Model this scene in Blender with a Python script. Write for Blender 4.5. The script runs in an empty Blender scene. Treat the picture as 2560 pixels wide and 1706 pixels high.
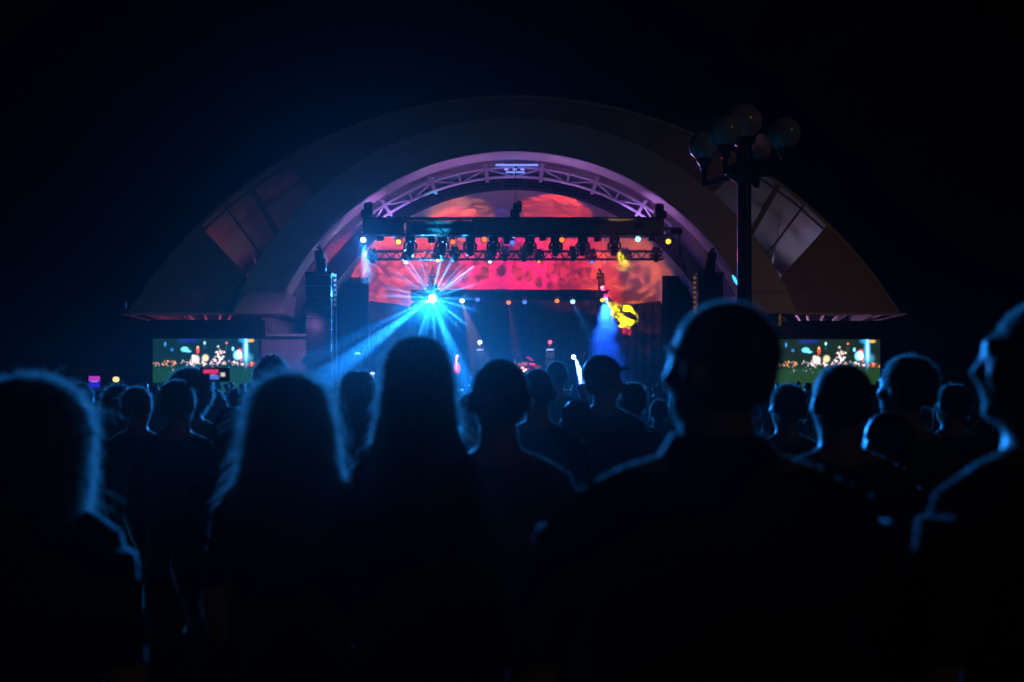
import bpy, bmesh, math, random
from mathutils import Vector, Matrix, noise as mnoise

random.seed(7)
R = math.radians
scene = bpy.context.scene
col = scene.collection

# ------------------------------------------------------------------ camera, world, sun, exposure
F = 2489.0            # focal length in photo pixels (35 mm lens, photo 2560 px wide)
EYE = 1.65            # camera height
HZ = 955.0            # photo row of the horizon
cam_d = bpy.data.cameras.new('camera')
cam = bpy.data.objects.new('camera', cam_d)
col.objects.link(cam)
cam.location = (0, 0, EYE)
cam.rotation_euler = (R(90), 0, 0)
cam_d.lens = 35.0
cam_d.sensor_width = 36.0
cam_d.shift_y = (HZ - 853.0) / 2560.0
cam_d.clip_start = 0.05
cam_d.clip_end = 600
cam_d.dof.use_dof = True
cam_d.dof.focus_distance = 13.0
cam_d.dof.aperture_fstop = 2.0
scene.camera = cam

world = bpy.data.worlds.new('World')
scene.world = world
world.use_nodes = True
wn = world.node_tree
bg = wn.nodes['Background']
sky = wn.nodes.new('ShaderNodeTexSky')
sky.sky_type = 'NISHITA'
sky.sun_disc = False
sky.sun_elevation = R(18)
sky.sun_rotation = R(150)
wn.links.new(sky.outputs[0], bg.inputs[0])
bg.inputs[1].default_value = 0.0000005

sun_d = bpy.data.lights.new('sun', 'SUN')
sun_d.energy = 0.022
sun_d.color = (1.0, 0.72, 0.52)
sun_d.angle = R(3)
sun = bpy.data.objects.new('sun', sun_d)
col.objects.link(sun)
sun.rotation_euler = (R(72), 0, R(38))

vs = scene.view_settings
vs.view_transform = 'Standard'
vs.look = 'None'
vs.exposure = 0.0
vs.gamma = 1.0
vs.use_curve_mapping = False

cy = scene.cycles
cy.use_denoising = True
try:
    cy.denoiser = 'OPENIMAGEDENOISE'
    cy.denoising_input_passes = 'RGB_ALBEDO_NORMAL'
    cy.denoising_prefilter = 'ACCURATE'
except Exception:
    pass
cy.max_bounces = 4
cy.diffuse_bounces = 2
cy.glossy_bounces = 2
cy.transmission_bounces = 2
cy.transparent_max_bounces = 6
cy.volume_bounces = 0
cy.sample_clamp_direct = 0
cy.sample_clamp_indirect = 2.0
cy.use_light_tree = True
cy.caustics_reflective = False
cy.caustics_refractive = False
scene.render.film_transparent = False

HAZE_DENSITY, HAZE_G = 0.00007, 0.86
SMOKE_DENSITY, SMOKE_G = 0.008, 0.3
# ------------------------------------------------------------------ helpers
def P(px, py, Y):
    """a direction read from the photograph, at a known distance Y"""
    return Vector(((px - 1280.0) / F * Y, Y, EYE + (HZ - py) / F * Y))

def W(pixels, Y):
    return pixels / F * Y

MATS = {}
def mat(name, color, rough=0.6, var=0.12, scale=6.0, metal=0.0, spec=0.4, bump=0.0, sheen=0.0, sub=None):
    if name in MATS:
        return MATS[name]
    m = bpy.data.materials.new(name)
    m.use_nodes = True
    nt = m.node_tree
    b = nt.nodes['Principled BSDF']
    tc = nt.nodes.new('ShaderNodeTexCoord')
    nz = nt.nodes.new('ShaderNodeTexNoise')
    nz.inputs['Scale'].default_value = scale
    nz.inputs['Detail'].default_value = 6
    nz.inputs['Roughness'].default_value = 0.6
    nt.links.new(tc.outputs['Object'], nz.inputs['Vector'])
    rp = nt.nodes.new('ShaderNodeValToRGB')
    lo = tuple(max(0, c * (1 - var)) for c in color)
    hi = tuple(min(1, c * (1 + var)) for c in color)
    rp.color_ramp.elements[0].position = 0.3
    rp.color_ramp.elements[1].position = 0.7
    rp.color_ramp.elements[0].color = (*lo, 1)
    rp.color_ramp.elements[1].color = (*hi, 1)
    nt.links.new(nz.outputs['Fac'], rp.inputs[0])
    nt.links.new(rp.outputs[0], b.inputs['Base Color'])
    b.inputs['Roughness'].default_value = rough
    b.inputs['Metallic'].default_value = metal
    b.inputs['Specular IOR Level'].default_value = spec
    if sheen:
        b.inputs['Sheen Weight'].default_value = sheen
        b.inputs['Sheen Roughness'].default_value = 0.4
    if bump:
        bp = nt.nodes.new('ShaderNodeBump')
        bp.inputs['Strength'].default_value = bump
        nt.links.new(nz.outputs['Fac'], bp.inputs['Height'])
        nt.links.new(bp.outputs[0], b.inputs['Normal'])
    MATS[name] = m
    return m

def glow(name, color, strength, sampled=False):
    if name in MATS:
        return MATS[name]
    m = bpy.data.materials.new(name)
    m.use_nodes = True
    nt = m.node_tree
    nt.nodes.clear()
    out = nt.nodes.new('ShaderNodeOutputMaterial')
    e = nt.nodes.new('ShaderNodeEmission')
    e.inputs[0].default_value = (*color, 1)
    e.inputs[1].default_value = strength
    nt.links.new(e.outputs[0], out.inputs[0])
    if not sampled:
        m.cycles.emission_sampling = 'NONE'
    MATS[name] = m
    return m

class MB:
    """collects shapes and builds ONE mesh object"""
    def __init__(self):
        self.v = []
        self.f = []
    def add(self, vs_, fs_):
        o = len(self.v)
        self.v += [Vector(a) for a in vs_]
        self.f += [tuple(i + o for i in f) for f in fs_]
        return self
    def box(self, c, s, rot=None):
        c = Vector(c)
        pts = [Vector((sx * s[0] / 2, sy * s[1] / 2, sz * s[2] / 2)) for sz in (-1, 1) for sy in (-1, 1) for sx in (-1, 1)]
        if rot is not None:
            pts = [rot @ p for p in pts]
        return self.add([p + c for p in pts], [(0, 2, 3, 1), (4, 5, 7, 6), (0, 1, 5, 4), (2, 6, 7, 3), (0, 4, 6, 2), (1, 3, 7, 5)])
    def bbox(self, c, s, b=0.02, rot=None):
        """box with chamfered vertical edges and top/bottom"""
        c = Vector(c)
        hx, hy, hz = s[0] / 2, s[1] / 2, s[2] / 2
        b = min(b, hx * .9, hy * .9, hz * .9)
        rings = []
        for z, k in ((-hz, b), (-hz + b, 0), (hz - b, 0), (hz, b)):
            x, y = hx - k, hy - k
            rg = [(-x, -y + b, z), (-x + b, -y, z), (x - b, -y, z), (x, -y + b, z), (x, y - b, z), (x - b, y, z), (-x + b, y, z), (-x, y - b, z)]
            rings.append([(rot @ Vector(p) if rot is not None else Vector(p)) + c for p in rg])
        return self.loft(rings)
    def loft(self, rings, cap=True, closed=False):
        n = len(rings[0])
        vs_ = [p for r in rings for p in r]
        fs_ = []
        m = len(rings)
        for i in range(m if closed else m - 1):
            for j in range(n):
                a, b = i * n + j, i * n + (j + 1) % n
                c, d = ((i + 1) % m) * n + (j + 1) % n, ((i + 1) % m) * n + j
                fs_.append((a, b, c, d))
        if cap and not closed:
            fs_.append(tuple(reversed(range(n))))
            fs_.append(tuple((m - 1) * n + j for j in range(n)))
        return self.add(vs_, fs_)
    def tube(self, pts, rad, seg=8, closed=False):
        pts = [Vector(p) for p in pts]
        if not isinstance(rad, (list, tuple)):
            rad = [rad] * len(pts)
        rings = []
        up = Vector((0, 0, 1))
        n = len(pts)
        prev = None
        for i, p in enumerate(pts):
            if closed:
                t = pts[(i + 1) % n] - pts[i - 1]
            else:
                t = pts[min(i + 1, n - 1)] - pts[max(i - 1, 0)]
            if t.length < 1e-9:
                t = Vector((0, 0, 1))
            t.normalize()
            if prev is None:
                a = up if abs(t.z) < .9 else Vector((0, 1, 0))
                u = t.cross(a).normalized()
            else:
                u = (prev - t * prev.dot(t))
                if u.length < 1e-6:
                    u = t.cross(Vector((1, 0, 0)))
                u.normalize()
            prev = u
            w = t.cross(u).normalized()
            rings.append([p + (u * math.cos(2 * math.pi * k / seg) + w * math.sin(2 * math.pi * k / seg)) * rad[i] for k in range(seg)])
        return self.loft(rings, closed=closed)
    def ellipsoid(self, c, r, seg=16, rings=10, rot=None):
        c = Vector(c)
        rr = []
        for i in range(1, rings):
            a = math.pi * i / rings
            rg = []
            for j in range(seg):
                b = 2 * math.pi * j / seg
                p = Vector((r[0] * math.sin(a) * math.cos(b), r[1] * math.sin(a) * math.sin(b), -r[2] * math.cos(a)))
                rg.append((rot @ p if rot is not None else p) + c)
            rr.append(rg)
        return self.loft(rr)
    def lathe(self, prof, c=(0, 0, 0), seg=16, axis='Z', rot=None):
        c = Vector(c)
        rr = []
        for r_, h in prof:
            rg = []
            for j in range(seg):
                a = 2 * math.pi * j / seg
                p = Vector((r_ * math.cos(a), r_ * math.sin(a), h))
                if axis == 'Y':
                    p = Vector((p.x, p.z, p.y))
                if axis == 'X':
                    p = Vector((p.z, p.x, p.y))
                rg.append((rot @ p if rot is not None else p) + c)
            rr.append(rg)
        return self.loft(rr)
    def prism(self, pts, y0, y1):
        """polygon in x,z extruded along y"""
        n = len(pts)
        vs_ = [(p[0], y0, p[1]) for p in pts] + [(p[0], y1, p[1]) for p in pts]
        fs_ = [tuple(range(n)), tuple(reversed(range(n, 2 * n)))]
        fs_ += [(j, (j + 1) % n, n + (j + 1) % n, n + j) for j in range(n)]
        return self.add(vs_, fs_)
    def mesh(self, name, m, smooth=False, off=None):
        me = bpy.data.meshes.new(name)
        o = Vector(off) if off is not None else Vector((0, 0, 0))
        me.from_pydata([tuple(v - o) for v in self.v], [], self.f)
        bm = bmesh.new()
        bm.from_mesh(me)
        bmesh.ops.recalc_face_normals(bm, faces=bm.faces)
        bm.to_mesh(me)
        bm.free()
        if m is not None:
            me.materials.append(m)
        if smooth:
            me.shade_smooth()
            try:
                me.set_sharp_from_angle(angle=R(40))
            except Exception:
                pass
        return me
    def build(self, name, m, parent=None, smooth=False, loc=None):
        off = parent.location if (parent is not None and parent.get('_abs')) else None
        if parent is not None and parent.parent is not None and parent.parent.get('_abs'):
            off = parent.parent.location
        if loc is not None:
            off = Vector(loc)
        ob = bpy.data.objects.new(name, self.mesh(name, m, smooth, off))
        col.objects.link(ob)
        if loc is not None:
            ob.location = loc
        if parent is not None:
            ob.parent = parent
        return ob

def tag(o, label=None, cat=None, group=None, kind=None):
    if label: o['label'] = label
    if cat: o['category'] = cat
    if group: o['group'] = group
    if kind: o['kind'] = kind
    return o

def thing(name, label, cat, loc=(0, 0, 0), group=None, absolute=True):
    o = bpy.data.objects.new(name, None)
    o.empty_display_size = 0.2
    col.objects.link(o)
    o.location = loc
    if absolute:
        o['_abs'] = 1
    return tag(o, label, cat, group)

def inst(name, me, parent, loc=(0, 0, 0), rot=None, scale=None):
    o = bpy.data.objects.new(name, me)
    col.objects.link(o)
    o.parent = parent
    o.location = loc
    if rot is not None: o.rotation_euler = rot
    if scale is not None: o.scale = scale
    return o

def copy_tree(o, parent=None):
    c = o.copy()
    col.objects.link(c)
    c.parent = parent
    for ch in o.children:
        copy_tree(ch, c)
    return c

def spot(name, loc, target, color, power, angle, blend=0.3, radius=0.05, parent=None, gobo=None):
    d = bpy.data.lights.new(name, 'SPOT')
    d.energy = power
    d.color = color
    d.spot_size = R(angle)
    d.spot_blend = blend
    d.shadow_soft_size = radius
    o = bpy.data.objects.new(name, d)
    col.objects.link(o)
    o.location = loc
    dr = Vector(target) - Vector(loc)
    o.rotation_euler = dr.to_track_quat('-Z', 'Y').to_euler()
    if parent is not None:
        o.parent = parent
        o.location = Vector(loc) - parent.location
    if gobo:
        d.shadow_soft_size = 0.0      # a sharp gobo
        d.use_nodes = True
        nt = d.node_tree
        em = nt.nodes['Emission']
        tc = nt.nodes.new('ShaderNodeTexCoord')
        sc_, thr0, thr1, lo = gobo['scale'], gobo['t0'], gobo['t1'], gobo.get('lo', 0.05)
        mp = nt.nodes.new('ShaderNodeMapping')
        mp.inputs['Scale'].default_value = (sc_ * gobo.get('sx', 1), sc_, sc_)
        mp.inputs['Rotation'].default_value = (0, 0, gobo.get('rot', 0))
        mp.inputs['Location'].default_value = (gobo.get('seed', 0), 0, 0)
        nt.links.new(tc.outputs['Normal'], mp.inputs['Vector'])
        if gobo.get('kind') == 'cells':
            tx = nt.nodes.new('ShaderNodeTexVoronoi')
            tx.feature = 'F1'
            tx.inputs['Scale'].default_value = 1
            nt.links.new(mp.outputs[0], tx.inputs['Vector'])
            src = tx.outputs['Distance']
        else:
            tx = nt.nodes.new('ShaderNodeTexNoise')
            tx.inputs['Scale'].default_value = 1
            tx.inputs['Detail'].default_value = 2
            tx.inputs['Distortion'].default_value = gobo.get('dist', 0.6)
            nt.links.new(mp.outputs[0], tx.inputs['Vector'])
            src = tx.outputs['Fac']
        mr = nt.nodes.new('ShaderNodeMapRange')
        mr.interpolation_type = 'SMOOTHSTEP'
        mr.inputs['From Min'].default_value = thr0
        mr.inputs['From Max'].default_value = thr1
        mr.inputs['To Min'].default_value = lo
        mr.inputs['To Max'].default_value = 1.0
        nt.links.new(src, mr.inputs['Value'])
        nt.links.new(mr.outputs[0], em.inputs['Strength'])
        if gobo.get('c2'):
            mx = nt.nodes.new('ShaderNodeMix')
            mx.data_type = 'RGBA'
            mx.inputs[6].default_value = (*gobo['c2'], 1)
            mx.inputs[7].default_value = (1, 1, 1, 1)
            nt.links.new(mr.outputs[0], mx.inputs[0])
            nt.links.new(mx.outputs[2], em.inputs['Color'])
    return o

ORD = ['first', 'second', 'third', 'fourth', 'fifth', 'sixth', 'seventh', 'eighth', 'ninth', 'tenth', 'eleventh', 'twelfth', 'thirteenth', 'fourteenth']

# base materials
M_WHITE = mat('white_plaster', (0.62, 0.60, 0.57), 0.7, 0.07, 1.2, bump=0.03)
M_PANEL = mat('shell_paint', (0.70, 0.67, 0.66), 0.55, 0.06, 2.0)
M_STEEL = mat('white_steel', (0.66, 0.64, 0.66), 0.4, 0.06, 5.0)
M_ALU = mat('truss_aluminium', (0.33, 0.34, 0.36), 0.38, 0.15, 9.0, metal=0.85)
M_BLACK = mat('black_metal', (0.018, 0.018, 0.02), 0.45, 0.3, 14.0)
M_BLACKP = mat('black_plastic', (0.02, 0.02, 0.022), 0.3, 0.2, 20.0)
M_DRAPE = mat('black_drape', (0.016, 0.016, 0.018), 0.95, 0.25, 5.0, spec=0.1)
M_DARK = mat('dark_louvre', (0.045, 0.047, 0.055), 0.7, 0.2, 4.0)
M_DECK = mat('stage_deck', (0.03, 0.03, 0.032), 0.4, 0.3, 3.0)
M_BANNER = mat('grey_scrim', (0.34, 0.29, 0.24), 0.85, 0.1, 2.0)

M_FASCIA = mat('shaded_plaster', (.34, .33, .32), .75, .12, 1.0, bump=.05)  # plaster darkened, standing in for shade behind the front arch
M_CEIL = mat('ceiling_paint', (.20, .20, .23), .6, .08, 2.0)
# ------------------------------------------------------------------ setting: ground
gb = MB()
N = 40
E = 150.0
gv = [(-E + 2 * E * i / N, -E + 2 * E * j / N, 0.0) for j in range(N + 1) for i in range(N + 1)]
gf = [(j * (N + 1) + i, j * (N + 1) + i + 1, (j + 1) * (N + 1) + i + 1, (j + 1) * (N + 1) + i) for j in range(N) for i in range(N)]
gb.add(gv, gf)
ground = gb.build('ground', mat('dark_grass', (0.03, 0.045, 0.02), 0.95, 0.4, 0.8, bump=0.3, spec=0.1))
tag(ground, 'dark lawn under the crowd', None, None, 'structure')

# ------------------------------------------------------------------ bandshell
CX = W(5, 42)
YF = 42.0
S42 = F / YF
def zc(py, Y): return EYE + (HZ - py) / F * Y
def arc_pts(cx, cz, r, zmin, n):
    a = math.acos(max(-1, min(1, (zmin - cz) / r)))
    return [(cx + r * math.sin(-a + 2 * a * i / n), cz + r * math.cos(-a + 2 * a * i / n)) for i in range(n + 1)]

shell = thing('bandshell', 'large white arched bandshell with open stage and winged canopy', 'bandshell', (CX, 46, 0))
Z_SPR = zc(785, 42)
RI, ZI = 650 / S42, zc(1024, 42)
RO, ZO = 757 / S42, zc(1051, 42)
NA = 72
inn = arc_pts(CX, ZI, RI, Z_SPR, NA)
out = arc_pts(CX, ZO, RO, Z_SPR, NA)
rings = []
Y0, Y1 = 42.0, 43.9
for i in range(NA + 1):
    (xi, zi), (xo, zo) = inn[i], out[i]
    b = 0.05
    dx, dz = (xo - xi), (zo - zi)
    L = math.hypot(dx, dz)
    ux, uz = dx / L * b, dz / L * b
    rings.append([Vector((xi, Y0 + b, zi)), Vector((xi + ux, Y0, zi + uz)), Vector((xo - ux, Y0, zo - uz)), Vector((xo, Y0 + b, zo)), Vector((xo, Y1, zo)), Vector((xi, Y1, zi))])
MB().loft(rings).build('front_arch', M_WHITE, shell, True)
# rounded lip along the inner edge
MB().tube([Vector((CX + (x - CX) * 0.997, Y0 + 0.06, ZI + (z - ZI) * 0.997)) for x, z in inn], 0.07, 8).build('arch_lip', M_STEEL, shell, True)

# springing blocks with a ledge, both feet of the front arch
for s in (-1, 1):
    xa, xb = W(575, 42), W(668, 42)
    z1 = zc(735, 42)
    pts = [(CX + s * xa, Z_SPR - 0.004), (CX + s * (xa - 0.12), z1), (CX + s * xb, z1), (CX + s * (xb + 0.55), Z_SPR - 0.004)]
    MB().prism(pts, 41.78, 43.85).build('springing_block', M_WHITE, shell)
    MB().bbox((CX + s * (xa + xb) / 2 - s * 0.02, 41.95, z1 + 0.045), (xb - xa + 0.3, 0.62, 0.08), 0.02).build('ledge', M_WHITE, shell)

# outer fascia, set back behind the front arch, with an opening in each wing
YB = 43.0
SB = F / YB
RX, ZX = 1135 / SB, zc(1369, YB)
Z_TIP = zc(782, YB)
def q(px, py): 
    v = P(px, py, YB)
    return (v.x, v.z)
def outer_at(a): return (CX + RX * math.sin(a), ZX + RX * math.cos(a))
def ang_of(px, py):
    x, z = q(px, py)
    return math.atan2(x - CX, z - ZX)
def ring_at(a, k=0.985): return (CX + RO * k * math.sin(a), ZO + RO * k * math.cos(a))
mir = lambda px: 2570 - px
EDGE = 0.24
def outer_in(a, e=EDGE): return (CX + (RX - e) * math.sin(a), ZX + (RX - e) * math.cos(a))
aL = ang_of(705, 392)
n = 40
crown = [outer_in(aL + (-2 * aL) * i / n, 0.15) for i in range(n + 1)]
xr, zr = q(782, 482)
a_in = math.atan2(xr - CX, zr - ZO)
crown += [ring_at(-a_in + 2 * a_in * i / n) for i in range(n + 1)]
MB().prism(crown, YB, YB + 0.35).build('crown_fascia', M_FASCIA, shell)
aT = -math.acos((Z_TIP - ZX) / RX)
for s in (-1, 1):
    aW = ang_of(500, 567)
    pts = [outer_in(aW + (aT - aW) * i / 14, 0.15) for i in range(15)]
    pts = [p for p in pts if p[1] > Z_TIP + 0.01]
    x0 = pts[-1][0]
    pts.append((x0 - 0.1, Z_TIP))
    bx, bz = q(700, 782)
    pts.append((bx, Z_TIP))
    pts.append(q(660, 735))
    pts.append(q(640, 690))
    pts.append(q(628, 708))
    if s == 1:
        pts = [(2 * CX - x, z) for x, z in pts]
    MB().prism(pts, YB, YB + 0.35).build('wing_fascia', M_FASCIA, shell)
    # mullions dividing the opening
    for (a, b, wd) in (((622, 462), (700, 600), 0.11), ((560, 515), (664, 655), 0.04)):
        pa, pb = Vector((q(*a)[0], YB + 0.17, q(*a)[1])), Vector((q(*b)[0], YB + 0.17, q(*b)[1]))
        if s == 1:
            pa.x, pb.x = 2 * CX - pa.x, 2 * CX - pb.x
        dr = (pb - pa).normalized()
        sd = Vector((dr.z, 0, -dr.x)) * wd
        MB().loft([[pa - sd + Vector((0, -.09, 0)), pa + sd + Vector((0, -.09, 0)), pa + sd + Vector((0, .09, 0)), pa - sd + Vector((0, .09, 0))],
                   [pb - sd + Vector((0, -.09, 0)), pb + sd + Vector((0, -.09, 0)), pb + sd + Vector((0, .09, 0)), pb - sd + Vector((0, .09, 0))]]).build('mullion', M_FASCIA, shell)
# rounded edge rib around the whole canopy
rib = []
for i in range(NA * 2 + 1):
    a = aT + (-2 * aT) * i / (NA * 2)
    o1, o2 = outer_at(a), outer_in(a)
    om = outer_in(a, 0.05)
    rib.append([Vector((o2[0], YB - 0.06, o2[1])), Vector((om[0], YB + 0.1, om[1])), Vector((o1[0], YB + 0.5, o1[1])), Vector((o2[0], YB + 0.5, o2[1]))])
MB().loft(rib).build('edge_rib', M_WHITE, shell, True)
# canopy roof sweeping back behind the fascia (its underside shows through the wing openings)
NR, NB = 60, 8
for k0, k1 in ((0, 14), (14, 46), (46, 60)):
    grid = []
    for b in range(NB + 1):
        t = b / NB
        yy = YB + 0.55 + 11.0 * t
        rr = (RX - 0.2) * (1 - 0.16 * t * t)
        zz = ZX - 0.4 * t
        row = []
        for k in range(k0, k1 + 1):
            a = aT * 0.985 + (-2 * aT * 0.985) * k / NR
            row.append(Vector((CX + rr * math.sin(a), yy, zz + rr * math.cos(a))))
        grid.append(row)
    m_ = MB()
    nn = k1 - k0 + 1
    top = [p for row in grid for p in row]
    bot = [p + Vector((0, 0, -0.14)) for p in top]
    fs_ = []
    for off in (0, len(top)):
        for b in range(NB):
            for k in range(nn - 1):
                i0 = off + b * nn + k
                fs_.append((i0, i0 + 1, i0 + nn + 1, i0 + nn))
    m_.add(top + bot, fs_)
    m_.build('canopy_roof', M_PANEL, shell, True)
# horizontal tie under each wing tip and steel struts, lit from the stage
for s in (-1, 1):
    xa, xb = CX + s * W(960, YB), CX + s * W(600, YB)
    MB().box(((xa + xb) / 2, YB + 0.22, Z_TIP - 0.05), (abs(xa - xb), 0.5, 0.09)).build('wing_sill', M_STEEL, shell)
    base = Vector((CX + s * W(760, 46), 46.4, 2.5))
    for k in range(9):
        top = Vector((CX + s * W(650 + 42 * k, 45), 44.6 + 0.25 * (k % 3), 4.75 + 0.25 * (k % 2)))
        MB().tube([base + Vector((s * (k - 4) * 0.10, 0, 1.2 + 0.12 * (k % 3))), top], 0.055, 6).build('strut', M_STEEL, shell)
    MB().tube([base, base + Vector((0, 0, -2.5))], 0.2, 10).build('column', M_STEEL, shell)
    # one rafter and one purlin seen through each opening
    p0 = Vector((CX + s * (RX - 0.9) * math.sin(.70), YB + 2.2, ZX + (RX - 0.9) * math.cos(.70)))
    p1 = Vector((CX + s * W(640, 47), YB + 5.0, 5.4))
    MB().tube([p0, p1], 0.06, 6).build('rafter', M_STEEL, shell)
    pp = []
    for i in range(9):
        a = (0.5 + 0.42 * i / 8) * s
        pp.append((CX + (RX - 2.3) * math.sin(a), YB + 3.2, ZX + (RX - 2.3) * math.cos(a)))
    MB().tube(pp, 0.07, 6).build('purlin', M_STEEL, shell)

# white steel arch truss just inside the soffit
YT = 44.25
def at_r(r, a, y=YT): return Vector((CX + r * math.sin(a), y, ZI + r * math.cos(a)))
AM = R(41)
for r_, rad in ((10.70, 0.06), (10.28, 0.065)):
    MB().tube([at_r(r_, -AM + 2 * AM * i / 48) for i in range(49)], rad, 8).build('truss_chord', M_STEEL, shell, True)
for d in (-32.5, -20, -6.7, 6.7, 20, 32.5):
    a = R(d)
    MB().loft([[at_r(10.93, a, YT - .08) + Vector((-.09, 0, 0)), at_r(10.93, a, YT - .08) + Vector((.09, 0, 0)), at_r(10.93, a, YT + .1) + Vector((.09, 0, 0)), at_r(10.93, a, YT + .1) + Vector((-.09, 0, 0))],
               [at_r(10.12, a, YT - .08) + Vector((-.075, 0, 0)), at_r(10.12, a, YT - .08) + Vector((.075, 0, 0)), at_r(10.12, a, YT + .1) + Vector((.075, 0, 0)), at_r(10.12, a, YT + .1) + Vector((-.075, 0, 0))]]).build('truss_post', M_STEEL, shell)
for d in (-38, -26, -13.3, 0, 13.3, 26, 38):
    a = R(d)
    MB().tube([at_r(10.72, a), at_r(10.26, a)], 0.05, 6).build('truss_web', M_STEEL, shell)
dg = [-38, -32.5, -26, -20, -13.3, -6.7, 0, 6.7, 13.3, 20, 26, 32.5, 38]
for k in range(len(dg) - 1):
    r0, r1 = (10.70, 10.28) if k % 2 else (10.28, 10.70)
    MB().tube([at_r(r0, R(dg[k])), at_r(r1, R(dg[k + 1]))], 0.042, 6).build('truss_diagonal', M_STEEL, shell)
# V struts from crest to the soffit
for d in (-3.2, -1.6, 1.6, 3.2):
    MB().tube([at_r(10.72, R(d * .5), YT + .2), at_r(10.98, R(d * 1.5), YT + 1.2)], 0.035, 6).build('truss_brace', M_STEEL, shell)

# vault panels between the arch and the apse; gaps are real joints
def panel(name, quad, th, parent, m):
    quad = [Vector(p) for p in quad]
    nrm = (quad[1] - quad[0]).cross(quad[3] - quad[0]).normalized()
    o_ = nrm * th
    c = sum(quad, Vector()) / 4
    qs = [c + (p - c) * 0.992 for p in quad]
    return MB().loft([qs, [p + o_ for p in qs]]).build(name, m, parent)
def vault_pt(a, t):
    y = 43.95 + 4.2 * t
    r_ = 10.98 + 0.12 * t
    return Vector((CX + r_ * math.sin(a), y, ZI + r_ * math.cos(a)))
AV = R(68)
nu, nt_ = 18, 2
for i in range(nu):
    for j in range(nt_):
        a0, a1 = -AV + 2 * AV * i / nu, -AV + 2 * AV * (i + 1) / nu
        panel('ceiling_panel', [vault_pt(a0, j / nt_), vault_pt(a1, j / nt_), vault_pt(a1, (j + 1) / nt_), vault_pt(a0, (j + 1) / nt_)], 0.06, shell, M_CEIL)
# dark louvred baffle arch
bf = []
for i in range(49):
    a = -R(66) + 2 * R(66) * i / 48
    p0, p1 = at_r(11.02, a, 47.1), at_r(10.25, a, 47.1)
    bf.append([p0, p1, p1 + Vector((0, .12, 0)), p0 + Vector((0, .12, 0))])
MB().loft(bf).build('baffle', M_DARK, shell)
for i in range(9):
    a0 = R(-27 + 6 * i)
    for k in range(4):
        r_ = 10.35 + .16 * k
        pp = [at_r(r_, a0 + R(.4), 47.0), at_r(r_, a0 + R(5.2), 47.0)]
        MB().loft([[pp[0] + Vector((0, -.06, -.03)), pp[0] + Vector((0, .06, -.05)), pp[0] + Vector((0, .06, .0)), pp[0] + Vector((0, -.06, .02))],
                   [pp[1] + Vector((0, -.06, -.03)), pp[1] + Vector((0, .06, -.05)), pp[1] + Vector((0, .06, .0)), pp[1] + Vector((0, -.06, .02))]]).build('louvre_slat', M_DARK, shell)
# apse: half dome of panels behind the stage
def apse_pt(a, t):
    ph = t * R(86)
    r_ = 10.45 * math.cos(ph) ** 0.9
    y = 47.4 + 9.0 * math.sin(ph)
    zz = ZI + r_ * math.cos(a) * 0.99
    return Vector((CX + r_ * math.sin(a), y, zz))
nu, nt_ = 16, 6
for i in range(nu):
    for j in range(nt_):
        a0, a1 = -R(88) + 2 * R(88) * i / nu, -R(88) + 2 * R(88) * (i + 1) / nu
        t0, t1 = j / nt_, (j + 1) / nt_
        panel('apse_panel', [apse_pt(a0, t0), apse_pt(a1, t0), apse_pt(a1, t1), apse_pt(a0, t1)], -0.05, shell, M_PANEL)
# pier walls under the front arch
for s in (-1, 1):
    MB().box((CX + s * 10.9, 46.5, 2.24), (0.5, 5.2, 4.48)).build('pier', M_WHITE, shell)

# ------------------------------------------------------------------ stage
stage = thing('stage', 'raised black concert stage deck beneath the bandshell', 'stage', (CX, 46, 0))
MB().bbox((CX, 47.0, 1.2), (20.6, 12.4, 0.2), 0.02).build('deck', M_DECK, stage)
MB().box((CX, 40.85, 0.548), (20.6, 0.06, 1.096)).build('skirt', M_DRAPE, stage)

def drape(name, label, x0, x1, y, z0, z1f, amp=0.09, folds=2.2, m=M_DRAPE, group=None):
    n_ = int((x1 - x0) * folds * 6)
    nz = 4
    front, back = [], []
    for j in range(nz + 1):
        for i in range(n_ + 1):
            x = x0 + (x1 - x0) * i / n_
            zt = z1f(x)
            z = z0 + (zt - z0) * j / nz
            yy = y + amp * math.sin(x * folds * 2 * math.pi + .5 * math.sin(x * 1.7)) * (1.1 - .4 * j / nz)
            front.append(Vector((x, yy, z)))
            back.append(Vector((x, yy + 0.02, z)))
    fs_ = []
    for off in (0, len(front)):
        for j in range(nz):
            for i in range(n_):
                a = off + j * (n_ + 1) + i
                fs_.append((a, a + 1, a + n_ + 2, a + n_ + 1))
    b = MB().add(front + back, fs_)
    o = b.build(name, m, None, True, loc=((x0 + x1) / 2, y, z0))
    return tag(o, label, 'curtain', group)

xb0, xb1 = P(925, 0, 51.5).x, P(1660, 0, 51.5).x
def top_back(x):
    k = max(0.0, min(1.0, (abs(x - CX) - 4.9) / .5))
    return zc(742, 51.5) * (1 - k) + zc(766 - 14 * max(0, abs(x - CX) - 5.4) / 2.2, 51.5) * k
drape('backdrop_curtain', 'wide black backdrop curtain hanging behind the band', xb0, xb1, 51.5, 1.304, top_back)
drape('side_curtain', 'black side curtain beside the left speaker stack', P(842, 0, 48.5).x, P(922, 0, 48.5).x, 48.5, 1.304, lambda x: zc(694, 48.5), group='side curtains of the stage')
drape('side_curtain', 'black side curtain beside the right speaker stack', P(1656, 0, 48.5).x, P(1738, 0, 48.5).x, 48.5, 1.304, lambda x: zc(690, 48.5), group='side curtains of the stage')

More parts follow.
